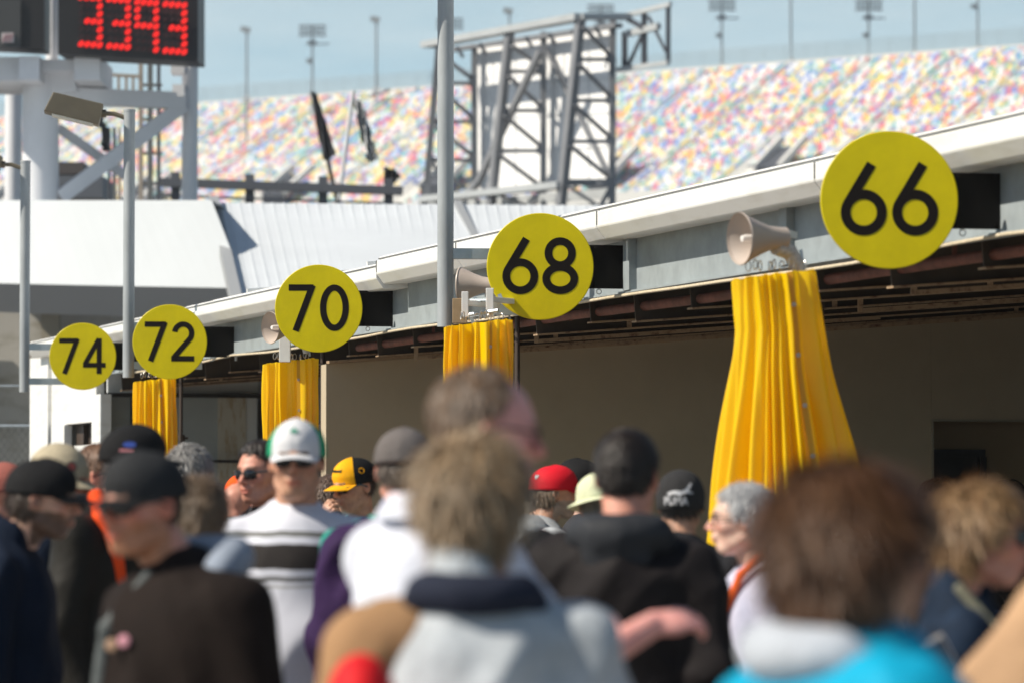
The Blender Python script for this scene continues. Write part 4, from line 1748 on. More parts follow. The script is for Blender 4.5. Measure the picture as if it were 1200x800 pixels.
def head_prims(Rh, C, fem=False, fat=0.0):
    """head facing +X in its own frame; Rh rotates to body frame"""
    o = []

    def E(c, r, k=.02, op='+', Rl=None):
        R_ = Rh if Rl is None else Rh @ Rl
        o.append((op, k, ('e', tuple(Rh @ np.array(c) + C), r, R_.T)))

    def Cc(a, b, ra, rb, k=.012, op='+'):
        o.append((op, k, ('c', tuple(Rh @ np.array(a) + C), tuple(Rh @ np.array(b) + C), ra, rb)))
    E((-.016, 0, .032), (.094, .075, .086), .02)
    E((.022, 0, .012), (.072, .066, .078), .03)
    E((.034, 0, -.045), (.054, .054 + fat * .2, .06), .03)
    E((.052, 0, -.088), (.034, .034 + fat * .2, .026), .03)          # chin
    Cc((-.005, .052, -.06), (.055, .026, -.096), .020, .018, .02)    # jaw lines
    Cc((-.005, -.052, -.06), (.055, -.026, -.096), .020, .018, .02)
    Cc((.078, .036, .026), (.090, .010, .024), .010, .009, .014)    # brow
    Cc((.078, -.036, .026), (.090, -.010, .024), .010, .009, .014)
    for s in (1, -1):
        E((.102, s * .031, .004), (.018, .017, .012), .008, '-')
        E((.060, s * .042, -.022), (.024, .020, .018), .02)         # cheek
    for s in (1, -1):
        E((.081, s * .031, .004), (.0125, .0135, .0115), .003)       # eyeball/lids
    Cc((.093, 0, .012), (.116, 0, -.024), .007, .011, .010)         # nose
    for s in (1, -1):
        E((.103, s * .011, -.030), (.011, .009, .008), .006)
    E((.088, 0, -.052), (.017, .028, .012), .01)
    Cc((.094, -.018, -.060), (.094, .018, -.060), .0055, .0055, .006)
    Cc((.100, -.010, -.058), (.100, .010, -.058), .005, .005, .006)
    Cc((.096, -.014, -.070), (.096, .014, -.070), .0065, .0065, .006)
    E((.108, 0, -.0645), (.012, .020, .0018), .003, '-')
    for s in (1, -1):
        Rl = rot_z(s * -.35)
        E((-.010, s * .079, -.004), (.019, .008, .031), .006, '+', Rl)
        E((-.004, s * .086, .002), (.010, .006, .018), .004, '-', Rl)
    return o


def skin_color(V, Rh, C, tone, beard=None, red=.5, brow=(.08, .05, .03), hairline=None):
    L = (V - C) @ Rh
    col = np.tile(np.array(tone, dtype=np.float32), (len(V), 1))
    face = (np.linalg.norm(L * np.array([1, 1, .8]), axis=1) < .16)

    def blob(c, r):
        return np.exp(-(((L - np.array(c)) / np.array(r)) ** 2).sum(1))
    redc = np.array(tone) * np.array([1.02, .58, .52])
    w_ = np.clip(blob((.112, 0, -.025), (.02, .018, .02)) + .7 * blob((.075, .045, -.02), (.03, .022, .022)) + .7 * blob((.075, -.045, -.02), (.03, .022, .022))
                 + .8 * blob((-.01, .085, 0), (.03, .014, .035)) + .8 * blob((-.01, -.085, 0), (.03, .014, .035)), 0, 1) * red
    col = col * (1 - w_[:, None]) + redc * w_[:, None]
    lip = np.clip(1.6 * blob((.098, 0, -.0645), (.014, .022, .0095)), 0, 1) * .75
    col = col * (1 - lip[:, None]) + np.array([tone[0] * .85, tone[1] * .42, tone[2] * .42]) * lip[:, None]
    for s in (1, -1):
        b = np.clip(2.4 * blob((.090, s * .030, .026), (.02, .018, .0055)), 0, 1) * .85
        col = col * (1 - b[:, None]) + np.array(brow) * b[:, None]
        e = np.clip(2.5 * blob((.094, s * .031, .004), (.01, .011, .0055)), 0, 1)
        col = col * (1 - e[:, None]) + np.array([.10, .075, .06]) * e[:, None]
    if beard is not None:
        bc, st = beard
        m = ((L[:, 2] < -.032) & (L[:, 0] > -.02) & (L[:, 2] > -.14)).astype(float)
        m *= 1 - np.clip(1.5 * blob((.10, 0, -.064), (.03, .018, .009)), 0, 1)
        m *= 1 - np.clip(1.4 * blob((.09, .03, -.03), (.03, .016, .016)) + 1.4 * blob((.09, -.03, -.03), (.03, .016, .016)), 0, 1)
        m *= st
        col = col * (1 - m[:, None]) + np.array(bc) * m[:, None]
    return col


def hand_prims(wr, d, nrm, curl=.5, side=1, fist=False):
    """wr wrist, d direction, nrm palm normal; side +1 thumb towards cross(d, nrm)"""
    d = np.array(d, float); d /= np.linalg.norm(d)
    nrm = np.array(nrm, float); nrm -= d * (nrm @ d); nrm /= np.linalg.norm(nrm)
    t = np.cross(d, nrm) * side
    wr = np.array(wr, float)
    o = []
    R_ = np.array([d, t, nrm])
    o.append(('+', .012, ('e', tuple(wr + d * .052), (.050, .040, .016), R_)))
    fl = [(.030, .066, .0088), (.010, .074, .0092), (-.011, .070, .0088), (-.030, .055, .0078)]
    for (off, ln, r) in fl:
        k0 = wr + d * (.088 - abs(off) * .2) + t * off
        a = curl * .9
        dirs = []
        cur = 0
        p = k0
        pts = [p]
        for seg, (fr, da) in enumerate(((.45, .35), (.32, 1.0), (.23, .7))):
            cur += a * da
            dv = d * math.cos(cur) + nrm * math.sin(cur)
            p = p + dv * ln * fr
            pts.append(p)
        for i in range(3):
            o.append(('+', .0035, ('c', tuple(pts[i]), tuple(pts[i + 1]), r * (1 - .06 * i), r * (.94 - .06 * i))))
    tb = wr + d * .028 + t * .030 + nrm * .004
    t1 = tb + (d * .55 + t * .7 + nrm * .35 * (1 + curl)) * .034
    t2 = t1 + (d * .8 + t * .1 + nrm * .5 * curl) * .032
    o.append(('+', .008, ('c', tuple(tb), tuple(t1), .014, .011)))
    o.append(('+', .004, ('c', tuple(t1), tuple(t2), .0105, .0085)))
    return o


SKINS = {'fair': (.60, .34, .24), 'ruddy': (.60, .27, .19), 'tan': (.52, .28, .18), 'pale': (.66, .42, .33), 'pink': (.72, .33, .29)}

HAIRLINE = {
    'short': [(0, .078), (35, .070), (58, .045), (74, .012), (95, .012), (110, -.03), (140, -.062), (180, -.072)],
    'balding': [(0, .135), (35, .125), (58, .095), (74, .050), (95, .012), (110, -.03), (140, -.062), (180, -.072)],
    'bald': [(0, .3), (180, .3)],
    'full': [(0, .074), (35, .066), (58, .045), (74, .012), (97, .005), (110, -.05), (140, -.085), (180, -.095)],
    'bob': [(0, .066), (35, .045), (55, .025), (68, -.005), (82, -.07), (92, -.11), (110, -.12), (140, -.125), (180, -.13)],
}


def hair_mesh(parent, Rh, C, style, color, thick, seed, nstr=1600, slen=.04, clump=1.0, mixcol=None, name='hair', undercap=False):
    tab = HAIRLINE[style]
    az = np.array([a for a, _ in tab], float)
    hz_ = np.array([v for _, v in tab], float)
    NU, NV = 96, 64
    th = np.linspace(0, 2 * PI, NU, endpoint=False)
    ph = np.linspace(.001, PI - .25, NV)
    T, Ph = np.meshgrid(th, ph)
    d = np.stack([np.sin(Ph) * np.cos(T), np.sin(Ph) * np.sin(T), np.cos(Ph)], -1)
    low = .135 if style == 'bob' else (.115 if style == 'full' else .10)
    rad = np.where(d[..., 2:3] > 0, np.array([.097, .076, .086]), np.array([.094, .076, low]))
    base = d * rad + np.array([-.014, 0, .034])
    ang = np.degrees(np.abs(np.arctan2(base[..., 1], base[..., 0] - .0)))
    hl = np.interp(ang, az, hz_)
    r = np.random.default_rng(seed)
    dirs = r.normal(size=(6, 3)); ph_ = r.uniform(0, 6.28, 6)
    nz_ = sum(np.sin(base @ (dirs[i] * (26 + 14 * i)) + ph_[i]) for i in range(6)) / 6
    lock = np.sin(T * 17 + 2.4 * np.sin(base[..., 2] * 34 + seed) + 1.7 * np.sin(base[..., 0] * 41)) * np.sin(Ph)
    nz_ = nz_ + (.55 if thick > .0155 else .22) * lock
    m = np.clip((base[..., 2] - hl + .006 * nz_) / .014, 0, 1)
    m = m * m * (3 - 2 * m)
    nose = d
    if undercap:
        m = m * np.clip((.030 - base[..., 2]) / .02, 0, 1)
        base = base + np.array([0, 0, 1]) * np.where(base[..., 2] > .03, -.006, 0)[..., None]
    Vd = base + nose * ((thick * m - .014 * (1 - m)) + thick * .5 * nz_ * m * clump)[..., None]
    Vw = Vd.reshape(-1, 3) @ Rh.T + C
    idx = np.arange(NU * NV).reshape(NV, NU)
    a, b = idx[:-1], idx[1:]
    F = np.stack([a, b, np.roll(b, -1, 1), np.roll(a, -1, 1)], -1).reshape(-1, 4)
    top = idx[0]
    # strands
    mm = m.reshape(-1)
    cand = np.where(mm > .6)[0]
    V2, F2 = [], []
    if len(cand) and nstr:
        # area-weight by sin(ph)
        wts = np.sin(Ph.reshape(-1)[cand]) + .02
        pick = cand[np.searchsorted(np.cumsum(wts / wts.sum()), r.random(nstr)).clip(0, len(cand) - 1)]
        P0 = Vd.reshape(-1, 3)[pick] + r.normal(size=(nstr, 3)) * .0025
        N0 = d.reshape(-1, 3)[pick]
        # flow: from the crown outwards and down
        crown = np.array([-.05, .02, .12])
        fl = P0 - crown
        fl += np.array([0, 0, -.35])[None] * np.linalg.norm(fl, axis=1)[:, None]
        fl -= N0 * (fl * N0).sum(1)[:, None]
        fl /= np.linalg.norm(fl, axis=1)[:, None] + 1e-6
        fl += r.normal(size=(nstr, 3)) * .28
        fl += N0 * (.22 + .25 * r.random((nstr, 1)))
        fl /= np.linalg.norm(fl, axis=1)[:, None]
        side = np.cross(fl, N0)
        side /= np.linalg.norm(side, axis=1)[:, None] + 1e-6
        L = slen * r.uniform(.5, 1.2, nstr)
        w_ = (.0013 if slen < .035 else .0018) * r.uniform(.6, 1.7, nstr)
        pts = []
        for k, (f, lift) in enumerate(((0, -.002), (.5, .003), (1.0, -.001))):
            c = P0 + fl * (L * f)[:, None] + N0 * (lift + 0) + np.array([0, 0, -.25]) * (L * f * f)[:, None]
            ww = w_ * (1, .8, .25)[k]
            pts.append(c - side * ww[:, None])
            pts.append(c + side * ww[:, None])
        S = np.stack(pts, 1)          # n,6,3
        S = S.reshape(-1, 3) @ Rh.T + C
        o = np.arange(nstr)[:, None] * 6 + len(Vw)
        F2 = np.concatenate([o + np.array([[0, 1, 3, 2]]), o + np.array([[2, 3, 5, 4]])])
        Vw = np.concatenate([Vw, S])
        F = np.concatenate([F, F2])
    key = 'hair_%s' % '_'.join('%d' % int(c * 100) for c in color)
    if mixcol: key += '_m'
    hm_ = mat(key, color, .42, 0, .4, 200, 0.35 if not mixcol else 0, 60, .5, stain=mixcol, stretch=(1, 1, .35))
    return np_mesh(name, Vw, F, hm_, parent, True)


def cap_mesh(parent, Rh, C, m_crown, m_brim, m_front=None, kind='cap', name='cap', logo=None, brim_len=.072, squash=1.0, m_side=None, tiltb=0.0):
    """baseball cap: dome with front panels, band, button, and a curved brim child"""
    NU, NV = 64, 16
    rx, ry, rz = .112, .091, .094 * squash
    c0 = np.array([-.014, 0, .036])
    th = np.linspace(0, 2 * PI, NU, endpoint=False)
    prof = []
    for i in range(NV):
        a = (PI / 2) * (1 - i / (NV - 1))
        prof.append((math.cos(a), math.sin(a)))
    prof += [(1.005, -.10), (1.0, -.22)] if kind != 'beanie' else [(1.01, -.12), (1.0, -.34), (.98, -.62), (1.03, -.63), (1.05, -.30), (1.05, -.05), (1.0, .0)][:3]
    prof = [(max(p[0], .002), p[1]) for p in prof]
    # inner return for thickness
    prof2 = prof + [(prof[-1][0] - .03, prof[-1][1]), (prof[-1][0] - .03, prof[-1][1] + .15)]
    V = []
    for (pr, pz) in prof2:
        for t in th:
            x = rx * pr * math.cos(t)
            y = ry * pr * math.sin(t)
            z = rz * pz
            # structured front: more upright
            if kind == 'cap':
                f = max(0, math.cos(t)) ** 2
                z += .012 * f * (1 - abs(pz - .5)) if pz > 0 else 0
                x += .006 * f * (pz > .1)
                x -= .0018 * (abs(((t / (PI / 3)) % 1) - .0) < .03)
            else:
                x *= 1 + .012 * math.sin(5 * t + 9 * pz)
                y *= 1 + .012 * math.cos(4 * t + 7 * pz)
            V.append((x, y, z))
    V = np.array(V) + c0
    idx = np.arange(len(prof2) * NU).reshape(len(prof2), NU)
    a, b = idx[:-1], idx[1:]
    F = np.stack([a, b, np.roll(b, -1, 1), np.roll(a, -1, 1)], -1).reshape(-1, 4)
    mi = np.zeros(len(F), int)
    mats = [m_crown]
    if m_front is not None:
        mats.append(m_front)
        tt = np.tile(((th + PI) % (2 * PI) - PI), len(prof2) - 1)
        mi[np.abs(tt) < .98] = 1
    Vw = V @ Rh.T + C
    cap = np_mesh(name, Vw, F, mats, parent, True, mi)
    mb = MB()
    cpos = Vector(Rh @ (c0 + np.array([0, 0, rz])) + C)
    mb.lathe([(.007, -.002), (.007, .002), (.004, .004), (.0005, .0045)], cpos, Vector(Rh @ np.array([0, 0, 1])), 12)
    if kind == 'cap':
        mb.build('top_button', m_crown, cap, smooth=True)
    if kind in ('cap',):
        nu, nv = 28, 8
        Vb = []
        for s in (0, 1):
            for i in range(nv + 1):
                f = i / nv
                for j_ in range(nu + 1):
                    t = (-1.02 + 2.04 * j_ / nu)
                    ex = math.cos(t * .92) ** .55
                    r_in = (rx * 1.0 * math.cos(t), ry * 1.0 * math.sin(t))
                    L = brim_len * (ex if f > 0 else 0) * f
                    x = r_in[0] + L
                    y = r_in[1] * (1 - .10 * f)
                    z = -.012 - .19 * L - (y / .08) ** 2 * .020 * (0.3 + .7 * f) - .0028 * s - tiltb * L
                    Vb.append((x - .004, y, z))
        Vb = np.array(Vb) + c0
        W_ = nu + 1
        Fb = []
        n1 = (nv + 1) * W_
        for i in range(nv):
            for j_ in range(nu):
                q = i * W_ + j_
                Fb.append((q, q + W_, q + W_ + 1, q + 1))
                Fb.append((n1 + q, n1 + q + 1, n1 + q + W_ + 1, n1 + q + W_))
        for j_ in range(nu):
            q = nv * W_ + j_
            Fb.append((q, n1 + q, n1 + q + 1, q + 1))
        for i in range(nv):
            for jj, fl in ((0, 0), (nu, 1)):
                q = i * W_ + jj
                ff = (q, n1 + q, n1 + q + W_, q + W_)
                Fb.append(ff if fl else ff[::-1])
        np_mesh('brim', Vb @ Rh.T + C, np.array(Fb), m_brim, cap, True)
    if kind == 'boonie':
        nu, nv = 64, 7
        Vb = []
        for s in (0, 1):
            for i in range(nv + 1):
                f = i / nv
                for j_ in range(nu):
                    t = 2 * PI * j_ / nu
                    L = brim_len * f * (1 + .15 * math.cos(t))
                    x = (rx * 1.0 + L) * math.cos(t)
                    y = (ry * 1.0 + L) * math.sin(t)
                    z = -.016 - .55 * L * (1 + .25 * math.sin(3 * t)) - .003 * s
                    Vb.append((x, y, z))
        Vb = np.array(Vb) + c0
        Fb = []
        n1 = (nv + 1) * nu
        for i in range(nv):
            for j_ in range(nu):
                q, q2 = i * nu + j_, i * nu + (j_ + 1) % nu
                Fb.append((q, q + nu, q2 + nu, q2))
                Fb.append((n1 + q, n1 + q2, n1 + q2 + nu, n1 + q + nu))
        for j_ in range(nu):
            q, q2 = nv * nu + j_, nv * nu + (j_ + 1) % nu
            Fb.append((q, n1 + q, n1 + q2, q2))
        np_mesh('brim', Vb @ Rh.T + C, np.array(Fb), m_brim, cap, True)
    return cap, (c0, rx, ry, rz)


def on_dome(info, Rh, C, ang, v, lift=.0035, du=0.0, kind='cap'):
    """point on the cap surface: ang (rad from the front), v height fraction"""
    c0, rx, ry, rz = info
    pr = math.sqrt(max(0, 1 - v * v)) if v > 0 else 1.0
    x = rx * pr * math.cos(ang)
    y = ry * pr * math.sin(ang)
    z = rz * v
    f = max(0, math.cos(ang)) ** 2
    if kind == 'cap' and v > 0:
        z += .012 * f * (1 - abs(v - .5))
        x += .006 * f * (v > .1)
    n = np.array([x / rx ** 2, y / ry ** 2, z / rz ** 2])
    n /= np.linalg.norm(n) + 1e-9
    return Rh @ (np.array([x, y, z]) + n * lift + c0) + C


def dome_patch(parent, info, Rh, C, ang0, v0, poly_list, m, name='emblem', scale=1.0, kind='cap', lift=.0035):
    """2D polygons (u right as seen from outside, v up, metres) wrapped on the dome"""
    c0, rx, ry, rz = info
    rr = rx if abs(math.cos(ang0)) > .7 else (rx + ry) / 2
    mb = MB()
    for poly in poly_list:
        top, bot = [], []
        for (u, v) in poly:
            vv = v0 + v * scale / rz
            pr = math.sqrt(max(.05, 1 - vv * vv)) if vv > 0 else 1
            a = ang0 + u * scale / (rr * pr)
            top.append(on_dome(info, Rh, C, a, vv, lift, kind=kind))
            bot.append(on_dome(info, Rh, C, a, vv, -.002, kind=kind))
        n = len(poly)
        mb.add(top + bot, [tuple(range(n))] + [(k, n + k, n + (k + 1) % n, (k + 1) % n) for k in range(n)])
    return mb.build(name, m, parent)


def text_polys(txt, size):
    cu = bpy.data.curves.new('t', 'FONT')
    cu.body = txt
    cu.size = size
    cu.align_x = 'CENTER'
    cu.align_y = 'CENTER'
    cu.resolution_u = 2
    ob = bpy.data.objects.new('t', cu)
    COL.objects.link(ob)
    bpy.context.view_layer.update()
    me = bpy.data.meshes.new_from_object(ob)
    polys = [[(me.vertices[i].co.x, me.vertices[i].co.y) for i in p.vertices] for p in me.polygons]
    bpy.data.objects.remove(ob)
    bpy.data.curves.remove(cu)
    bpy.data.meshes.remove(me)
    return polys


def circ(cx, cy, rx, ry=None, n=16):
    ry = ry or rx
    return [(cx + rx * math.cos(2 * PI * k / n), cy + ry * math.sin(2 * PI * k / n)) for k in range(n)]


def glasses(parent, Rh, C, dark=True):
    """sunglasses / spectacles resting on nose and ears"""
    m = mat('lens_dark', (.008, .008, .01), .08, 0, spec=.8) if dark else mat('specs_frame', (.02, .018, .02), .35)
    mb = MB()
    X = lambda x, y, z: Vector(Rh @ np.array([x, y, z]) + C)
    for s in (1, -1):
        n = 22
        ring_o, ring_i = [], []
        for k in range(n):
            a = 2 * PI * k / n
            yy = .031 + .0275 * math.copysign(abs(math.cos(a)) ** .8, math.cos(a))
            zz = .002 + .0195 * math.copysign(abs(math.sin(a)) ** .8, math.sin(a)) - .003 * math.cos(a)
            xx = .107 - .35 * abs(yy) * abs(yy) / .06 - .0
            ring_o.append((xx, s * yy, zz))
            ring_i.append((xx, s * (.031 + (yy - .031) * .84), .002 + (zz - .002) * .82))
        if dark:
            v = [X(*p) for p in ring_o] + [X(p[0] - .003, p[1], p[2]) for p in ring_o] + [X(.1065 + .002, s * .031, .002)]
            fs = [(k, (k + 1) % n, 2 * n) if s > 0 else ((k + 1) % n, k, 2 * n) for k in range(n)]
            fs += [(k, (k + 1) % n, n + (k + 1) % n, n + k) for k in range(n)]
            fs += [tuple(n + k for k in range(n))]
            mb.add(v, fs)
        else:
            v = [X(*p) for p in ring_o] + [X(*p) for p in ring_i] + [X(p[0] - .003, p[1], p[2]) for p in ring_o]
            fs = [(k, (k + 1) % n, n + (k + 1) % n, n + k) for k in range(n)]
            fs += [(k, (k + 1) % n, 2 * n + (k + 1) % n, 2 * n + k) for k in range(n)]
            mb.add(v, fs)
        a_, b__, c_ = X(.093, s * .060, .010), X(.02, s * .082, .012), X(-.012, s * .085, -.004)
        mb.bar(a_, b__, .003, .006 if dark else .004)
        mb.bar(b__, c_, .003, .005)
    mb.bar(X(.108, -.006, .006), X(.108, .006, .006), .003, .004)
    return mb.build('sunglasses' if dark else 'spectacles', m, parent, smooth=False)


PEOPLE_N = [0]


def person(px, pytop, Z, yaw, label, head_yaw=0, head_pitch=0, head_roll=0, head_h=.245, tone='fair', beard=None, red=.5,
           hair=None, cap=None, glass=None, top='jacket', top_mat=None, top_fat=0.0, build=0.0, wid=1.0, hood=None, hood_kind='hood', hood_dz=0.0, collar=None,
           arms=None, trouser=(.05, .06, .09), fine=False, lean=0.0, body_px=None, hands=True, top_noise=.007, cap_top=.0, stature=None):
    """pytop: pixel row of the highest point (hat or hair)"""
    PEOPLE_N[0] += 1
    seed = PEOPLE_N[0]
    topz = P(px, pytop, Z).z
    extra = .013 if cap else (.018 if hair and hair[0] != 'bald' else 0)
    H0 = 1.75 + extra + cap_top
    sc = topz / H0
    if stature: sc = stature
    g0 = P(px if body_px is None else body_px, pytop, Z)
    hx = P(px, pytop, Z).x - g0.x
    t = thing('person', (g0.x, Z, 0), label, 'person', rotz=math.radians(yaw))
    t.scale = (sc, sc, sc)
    inv = rot_z(-math.radians(yaw))
    hoff = inv @ np.array([hx / sc, 0, 0])
    C = np.array([.035 + lean, 0, HZ]) + np.array([hoff[0], hoff[1], 0])
    Rh = rot_z(math.radians(head_yaw)) @ rot_y(math.radians(head_pitch)) @ rot_x(math.radians(head_roll))
    fem = top == 'fem'
    wid = 1 + (wid - 1) * .5
    sh = .178 * wid
    hb = .006 if fine else .0075
    # ---- limbs
    arms = arms or {}
    limb = {}
    for s, nm in ((1, 'L'), (-1, 'R')):
        S = np.array([-.012, s * sh, 1.385])
        E_ = S + np.array([-.03, s * .045, -.265])
        W_ = E_ + np.array([.075, -s * .005, -.235])
        hd = np.array([.25, -s * .05, -1.0])
        hn = np.array([0, -s, -.05])
        curl = .55
        if nm in arms:
            a = arms[nm]
            E_ = S + np.array(a[0]) * np.array([1, s, 1])
            W_ = E_ + np.array(a[1]) * np.array([1, s, 1])
            hd = (np.array(a[2]) * np.array([1, s, 1])) if len(a) > 2 else (W_ - E_)
            hn = (np.array(a[3]) * np.array([1, s, 1])) if len(a) > 3 else np.array([0, -s, 0])
            curl = a[4] if len(a) > 4 else .8
        limb[nm] = (S, E_, W_, hd, hn, curl, s)
    body = head_prims(Rh, C)
    nb = np.array([-.02 + lean * .5, 0, 1.42])
    nk = C + Rh @ np.array([-.022, 0, -.055])
    body.append(('+', .02, ('c', tuple(nb), tuple(nk), .066 + build * .1, .054 + build * .15)))
    body.append(('+', .04, ('e', (-.005, 0, 1.30), (.105, .155 * wid, .17))))
    body.append(('+', .04, ('c', (-.015, 0, 1.43), (-.015, sh * .85, 1.39), .045, .042)))
    body.append(('+', .04, ('c', (-.015, 0, 1.43), (-.015, -sh * .85, 1.39), .045, .042)))
    body.append(('+', .04, ('e', (.005, 0, 1.08), (.10, .14 * wid, .18))))
    body.append(('+', .04, ('e', (0, 0, .93), (.10, .15 * wid, .11))))
    for nm, (S, E_, W_, hd, hn, curl, s) in limb.items():
        body.append(('+', .02, ('c', tuple(S), tuple(E_), .046, .038)))
        body.append(('+', .02, ('c', tuple(E_), tuple(W_), .040, .026)))
        body += hand_prims(W_, hd, hn, curl, 1 if s < 0 else -1)
        hp = np.array([0, s * .085, .90])
        kn = np.array([.02, s * .095, .48])
        an = np.array([-.02, s * .10, .09])
        body.append(('+', .03, ('c', tuple(hp), tuple(kn), .078, .052)))
        body.append(('+', .02, ('c', tuple(kn), tuple(an), .050, .036)))
        body.append(('+', .02, ('c', tuple(an), (.12, s * .11, .035), .034, .026)))
    V, F = sdf_mesh(body, hb)
    col = skin_color(V, Rh, C, SKINS[tone], beard, red)
    np_mesh('body', V, F, skin_mat(), t, True, col=col)
    # ---- top garment
    inf = .014 + top_fat * .62
    if top_mat is None: top_mat = fabric('black', (.02, .02, .022))
    T_ = []
    zt = 1.425
    T_.append(('+', .05, ('e', (.0, 0, 1.29), (.118 + inf + build, .168 * wid + inf + build * .6, .19 + inf))))
    for s_ in (1, -1):
        T_.append(('+', .05, ('c', (-.015, s_ * .04, 1.432), (-.012, s_ * sh * .93, 1.385), .048 + inf * .7, .050 + inf * .8)))
    T_.append(('+', .05, ('c', (-.02 + lean * .3, 0, 1.38), (-.02 + lean * .5, 0, 1.465), .085 + inf, .056 + inf * .4)))
    T_.append(('+', .06, ('e', (.015 + build * .5, 0, 1.08), (.115 + inf + build * 1.3, .155 * wid + inf + build, .21))))
    T_.append(('+', .05, ('e', (.005, 0, .93), (.118 + inf + build, .165 * wid + inf + build, .13))))
    slv = 1.0 if top != 'polo' else .78
    for nm, (S, E_, W_, hd, hn, curl, s) in limb.items():
        if top == 'polo':
            Em = S + (E_ - S) * slv
            T_.append(('+', .035, ('c', tuple(S), tuple(Em), .056 + inf, .058 + inf)))
        else:
            We = E_ + (W_ - E_) * .93
            T_.append(('+', .035, ('c', tuple(S), tuple(E_), .054 + inf, .046 + inf)))
            T_.append(('+', .025, ('c', tuple(E_), tuple(We), .046 + inf, .034 + inf * .8)))
    if collar == 'stand':
        T_.append(('+', .012, ('c', tuple(nb + np.array([-.01, 0, .04])), tuple(nb + (nk - nb) * .45 + np.array([-.012, 0, .02])), .074 + inf * .4, .070 + inf * .4)))
        T_.append(('-', .008, ('c', tuple(nb + np.array([.012, 0, .09])), tuple(nk + np.array([0.02, 0, .09])), .062, .066)))
    V, F = sdf_mesh(T_, .0085 if Z > 7.4 else .0095, fold_noise(seed, top_noise * ((3.6 if Z < 12.5 else 2.4) if top != 'polo' else 1.5), .8))
    tm = np_mesh('jacket' if top in ('jacket', 'fem') else ('shirt' if top == 'polo' else 'sweatshirt'), V, F, top_mat, t, True)
    if hood is not None:
        hp_ = []
        roll = hood_kind == 'roll'
        for a in np.linspace(-2.5, 2.5, 13):
            x = -.03 - (.078 + top_fat * .4) * math.cos(a * .62)
            y = (.098 + top_fat * .4) * math.sin(a * .62)
            z = 1.493 + hood_dz + top_fat * .25 - .018 * math.cos(a * .5) - (.05 * max(0, abs(a) - 1.6))
            hp_.append((x, y, z))
        pr_ = []
        for i in range(len(hp_) - 1):
            rr = top_fat * (.12 if roll else .2) + (.024 if roll else .034) + (.010 if roll else .014) * math.cos((i - 5.5) / 6 * PI / 2)
            pr_.append(('+', .02, ('c', hp_[i], hp_[i + 1], rr, rr)))
        if not roll:
            pr_.append(('+', .03, ('e', (-.115, 0, 1.42), (.040, .095, .065))))
        V, F = sdf_mesh(pr_, .007, fold_noise(seed + 50, .008, 1.5))
        np_mesh('hood', V, F, hood, t, True)
    if collar == 'polo':
        cb = MB()
        cc = np.array(nb) + np.array([.0, 0, .060])
        n = 26
        rows = [(.067, .028), (.073, .034), (.088, .012), (.104, -.014)]
        vs = []
        for (rr, dz) in rows + [(r0 - .004, z0 - .004) for r0, z0 in rows[::-1]]:
            for k in range(n):
                a = .30 + (2 * PI - .60) * k / (n - 1)
                fr = max(0, math.cos(a))
                vs.append((cc[0] + (rr + .012 * fr) * math.cos(a), cc[1] + rr * 1.05 * math.sin(a), cc[2] + dz - .035 * fr - (.01 * fr if rr > .08 else 0)))
        fs = []
        R2 = len(rows) * 2
        for i in range(R2):
            i2 = (i + 1) % R2
            for k in range(n - 1):
                fs.append((i * n + k, i * n + k + 1, i2 * n + k + 1, i2 * n + k))
        cb.add(vs, fs)
        cb.build('collar', top_mat if not isinstance(top_mat, list) else top_mat[0], t, smooth=True)
    # ---- trousers and shoes
    tr = [('+', .04, ('e', (0, 0, .94), (.125 + build * .6, .165 * wid + build * .5, .12)))]
    for s in (1, -1):
        tr.append(('+', .04, ('c', (0, s * .088, .90), (.02, s * .097, .48), .096, .074)))
        tr.append(('+', .03, ('c', (.02, s * .097, .48), (-.02, s * .10, .10), .072, .060)))
    V, F = sdf_mesh(tr, .013, fold_noise(seed + 90, .006))
    np_mesh('trousers', V, F, fabric('tr_%d_%d_%d' % tuple(int(c * 100) for c in trouser), trouser), t, True)
    sh_ = []
    for s in (1, -1):
        V, F = sdf_mesh([('+', .03, ('e', (.045, s * .108, .045), (.145, .052, .045))), ('+', .03, ('e', (-.03, s * .102, .075), (.058, .047, .065)))], .011)
        V[:, 2] = np.maximum(V[:, 2], .0045)
        np_mesh('shoe', V, F, mat('shoe_dark', (.06, .055, .05), .6), t, True)
    # ---- hair, hat, glasses
    if hair:
        style, hc = hair[0], hair[1]
        kw = hair[2] if len(hair) > 2 else {}
        if style != 'bald':
            hair_mesh(t, Rh, C, style, hc, kw.get('thick', .012 if not cap else .006), seed, kw.get('n', 1500 if not fine else 2600), kw.get('len', .03), kw.get('clump', 1.0), kw.get('mix'), undercap=bool(cap))
    out = {'root': t, 'Rh': Rh, 'C': C, 'limb': limb, 'sc': sc, 'top': tm}
    if cap:
        cap_o, info = cap_mesh(t, Rh, C, cap['crown'], cap.get('brim', cap['crown']), cap.get('front'), cap.get('kind', 'cap'), cap.get('name', 'cap'), brim_len=cap.get('brim_len', .072), squash=cap.get('squash', 1.0), tiltb=cap.get('tiltb', 0.0))
        out['cap'] = cap_o
        out['info'] = info
    if glass:
        glasses(t, Rh, C, glass == 'sun')
    return out


def world_of(p, pt):
    """person-local point to world"""
    r = p['root']
    M = Matrix.Translation(r.location) @ Matrix.Rotation(r.rotation_euler.z, 4, 'Z') @ Matrix.Scale(p['sc'], 4)
    return M @ Vector(pt)


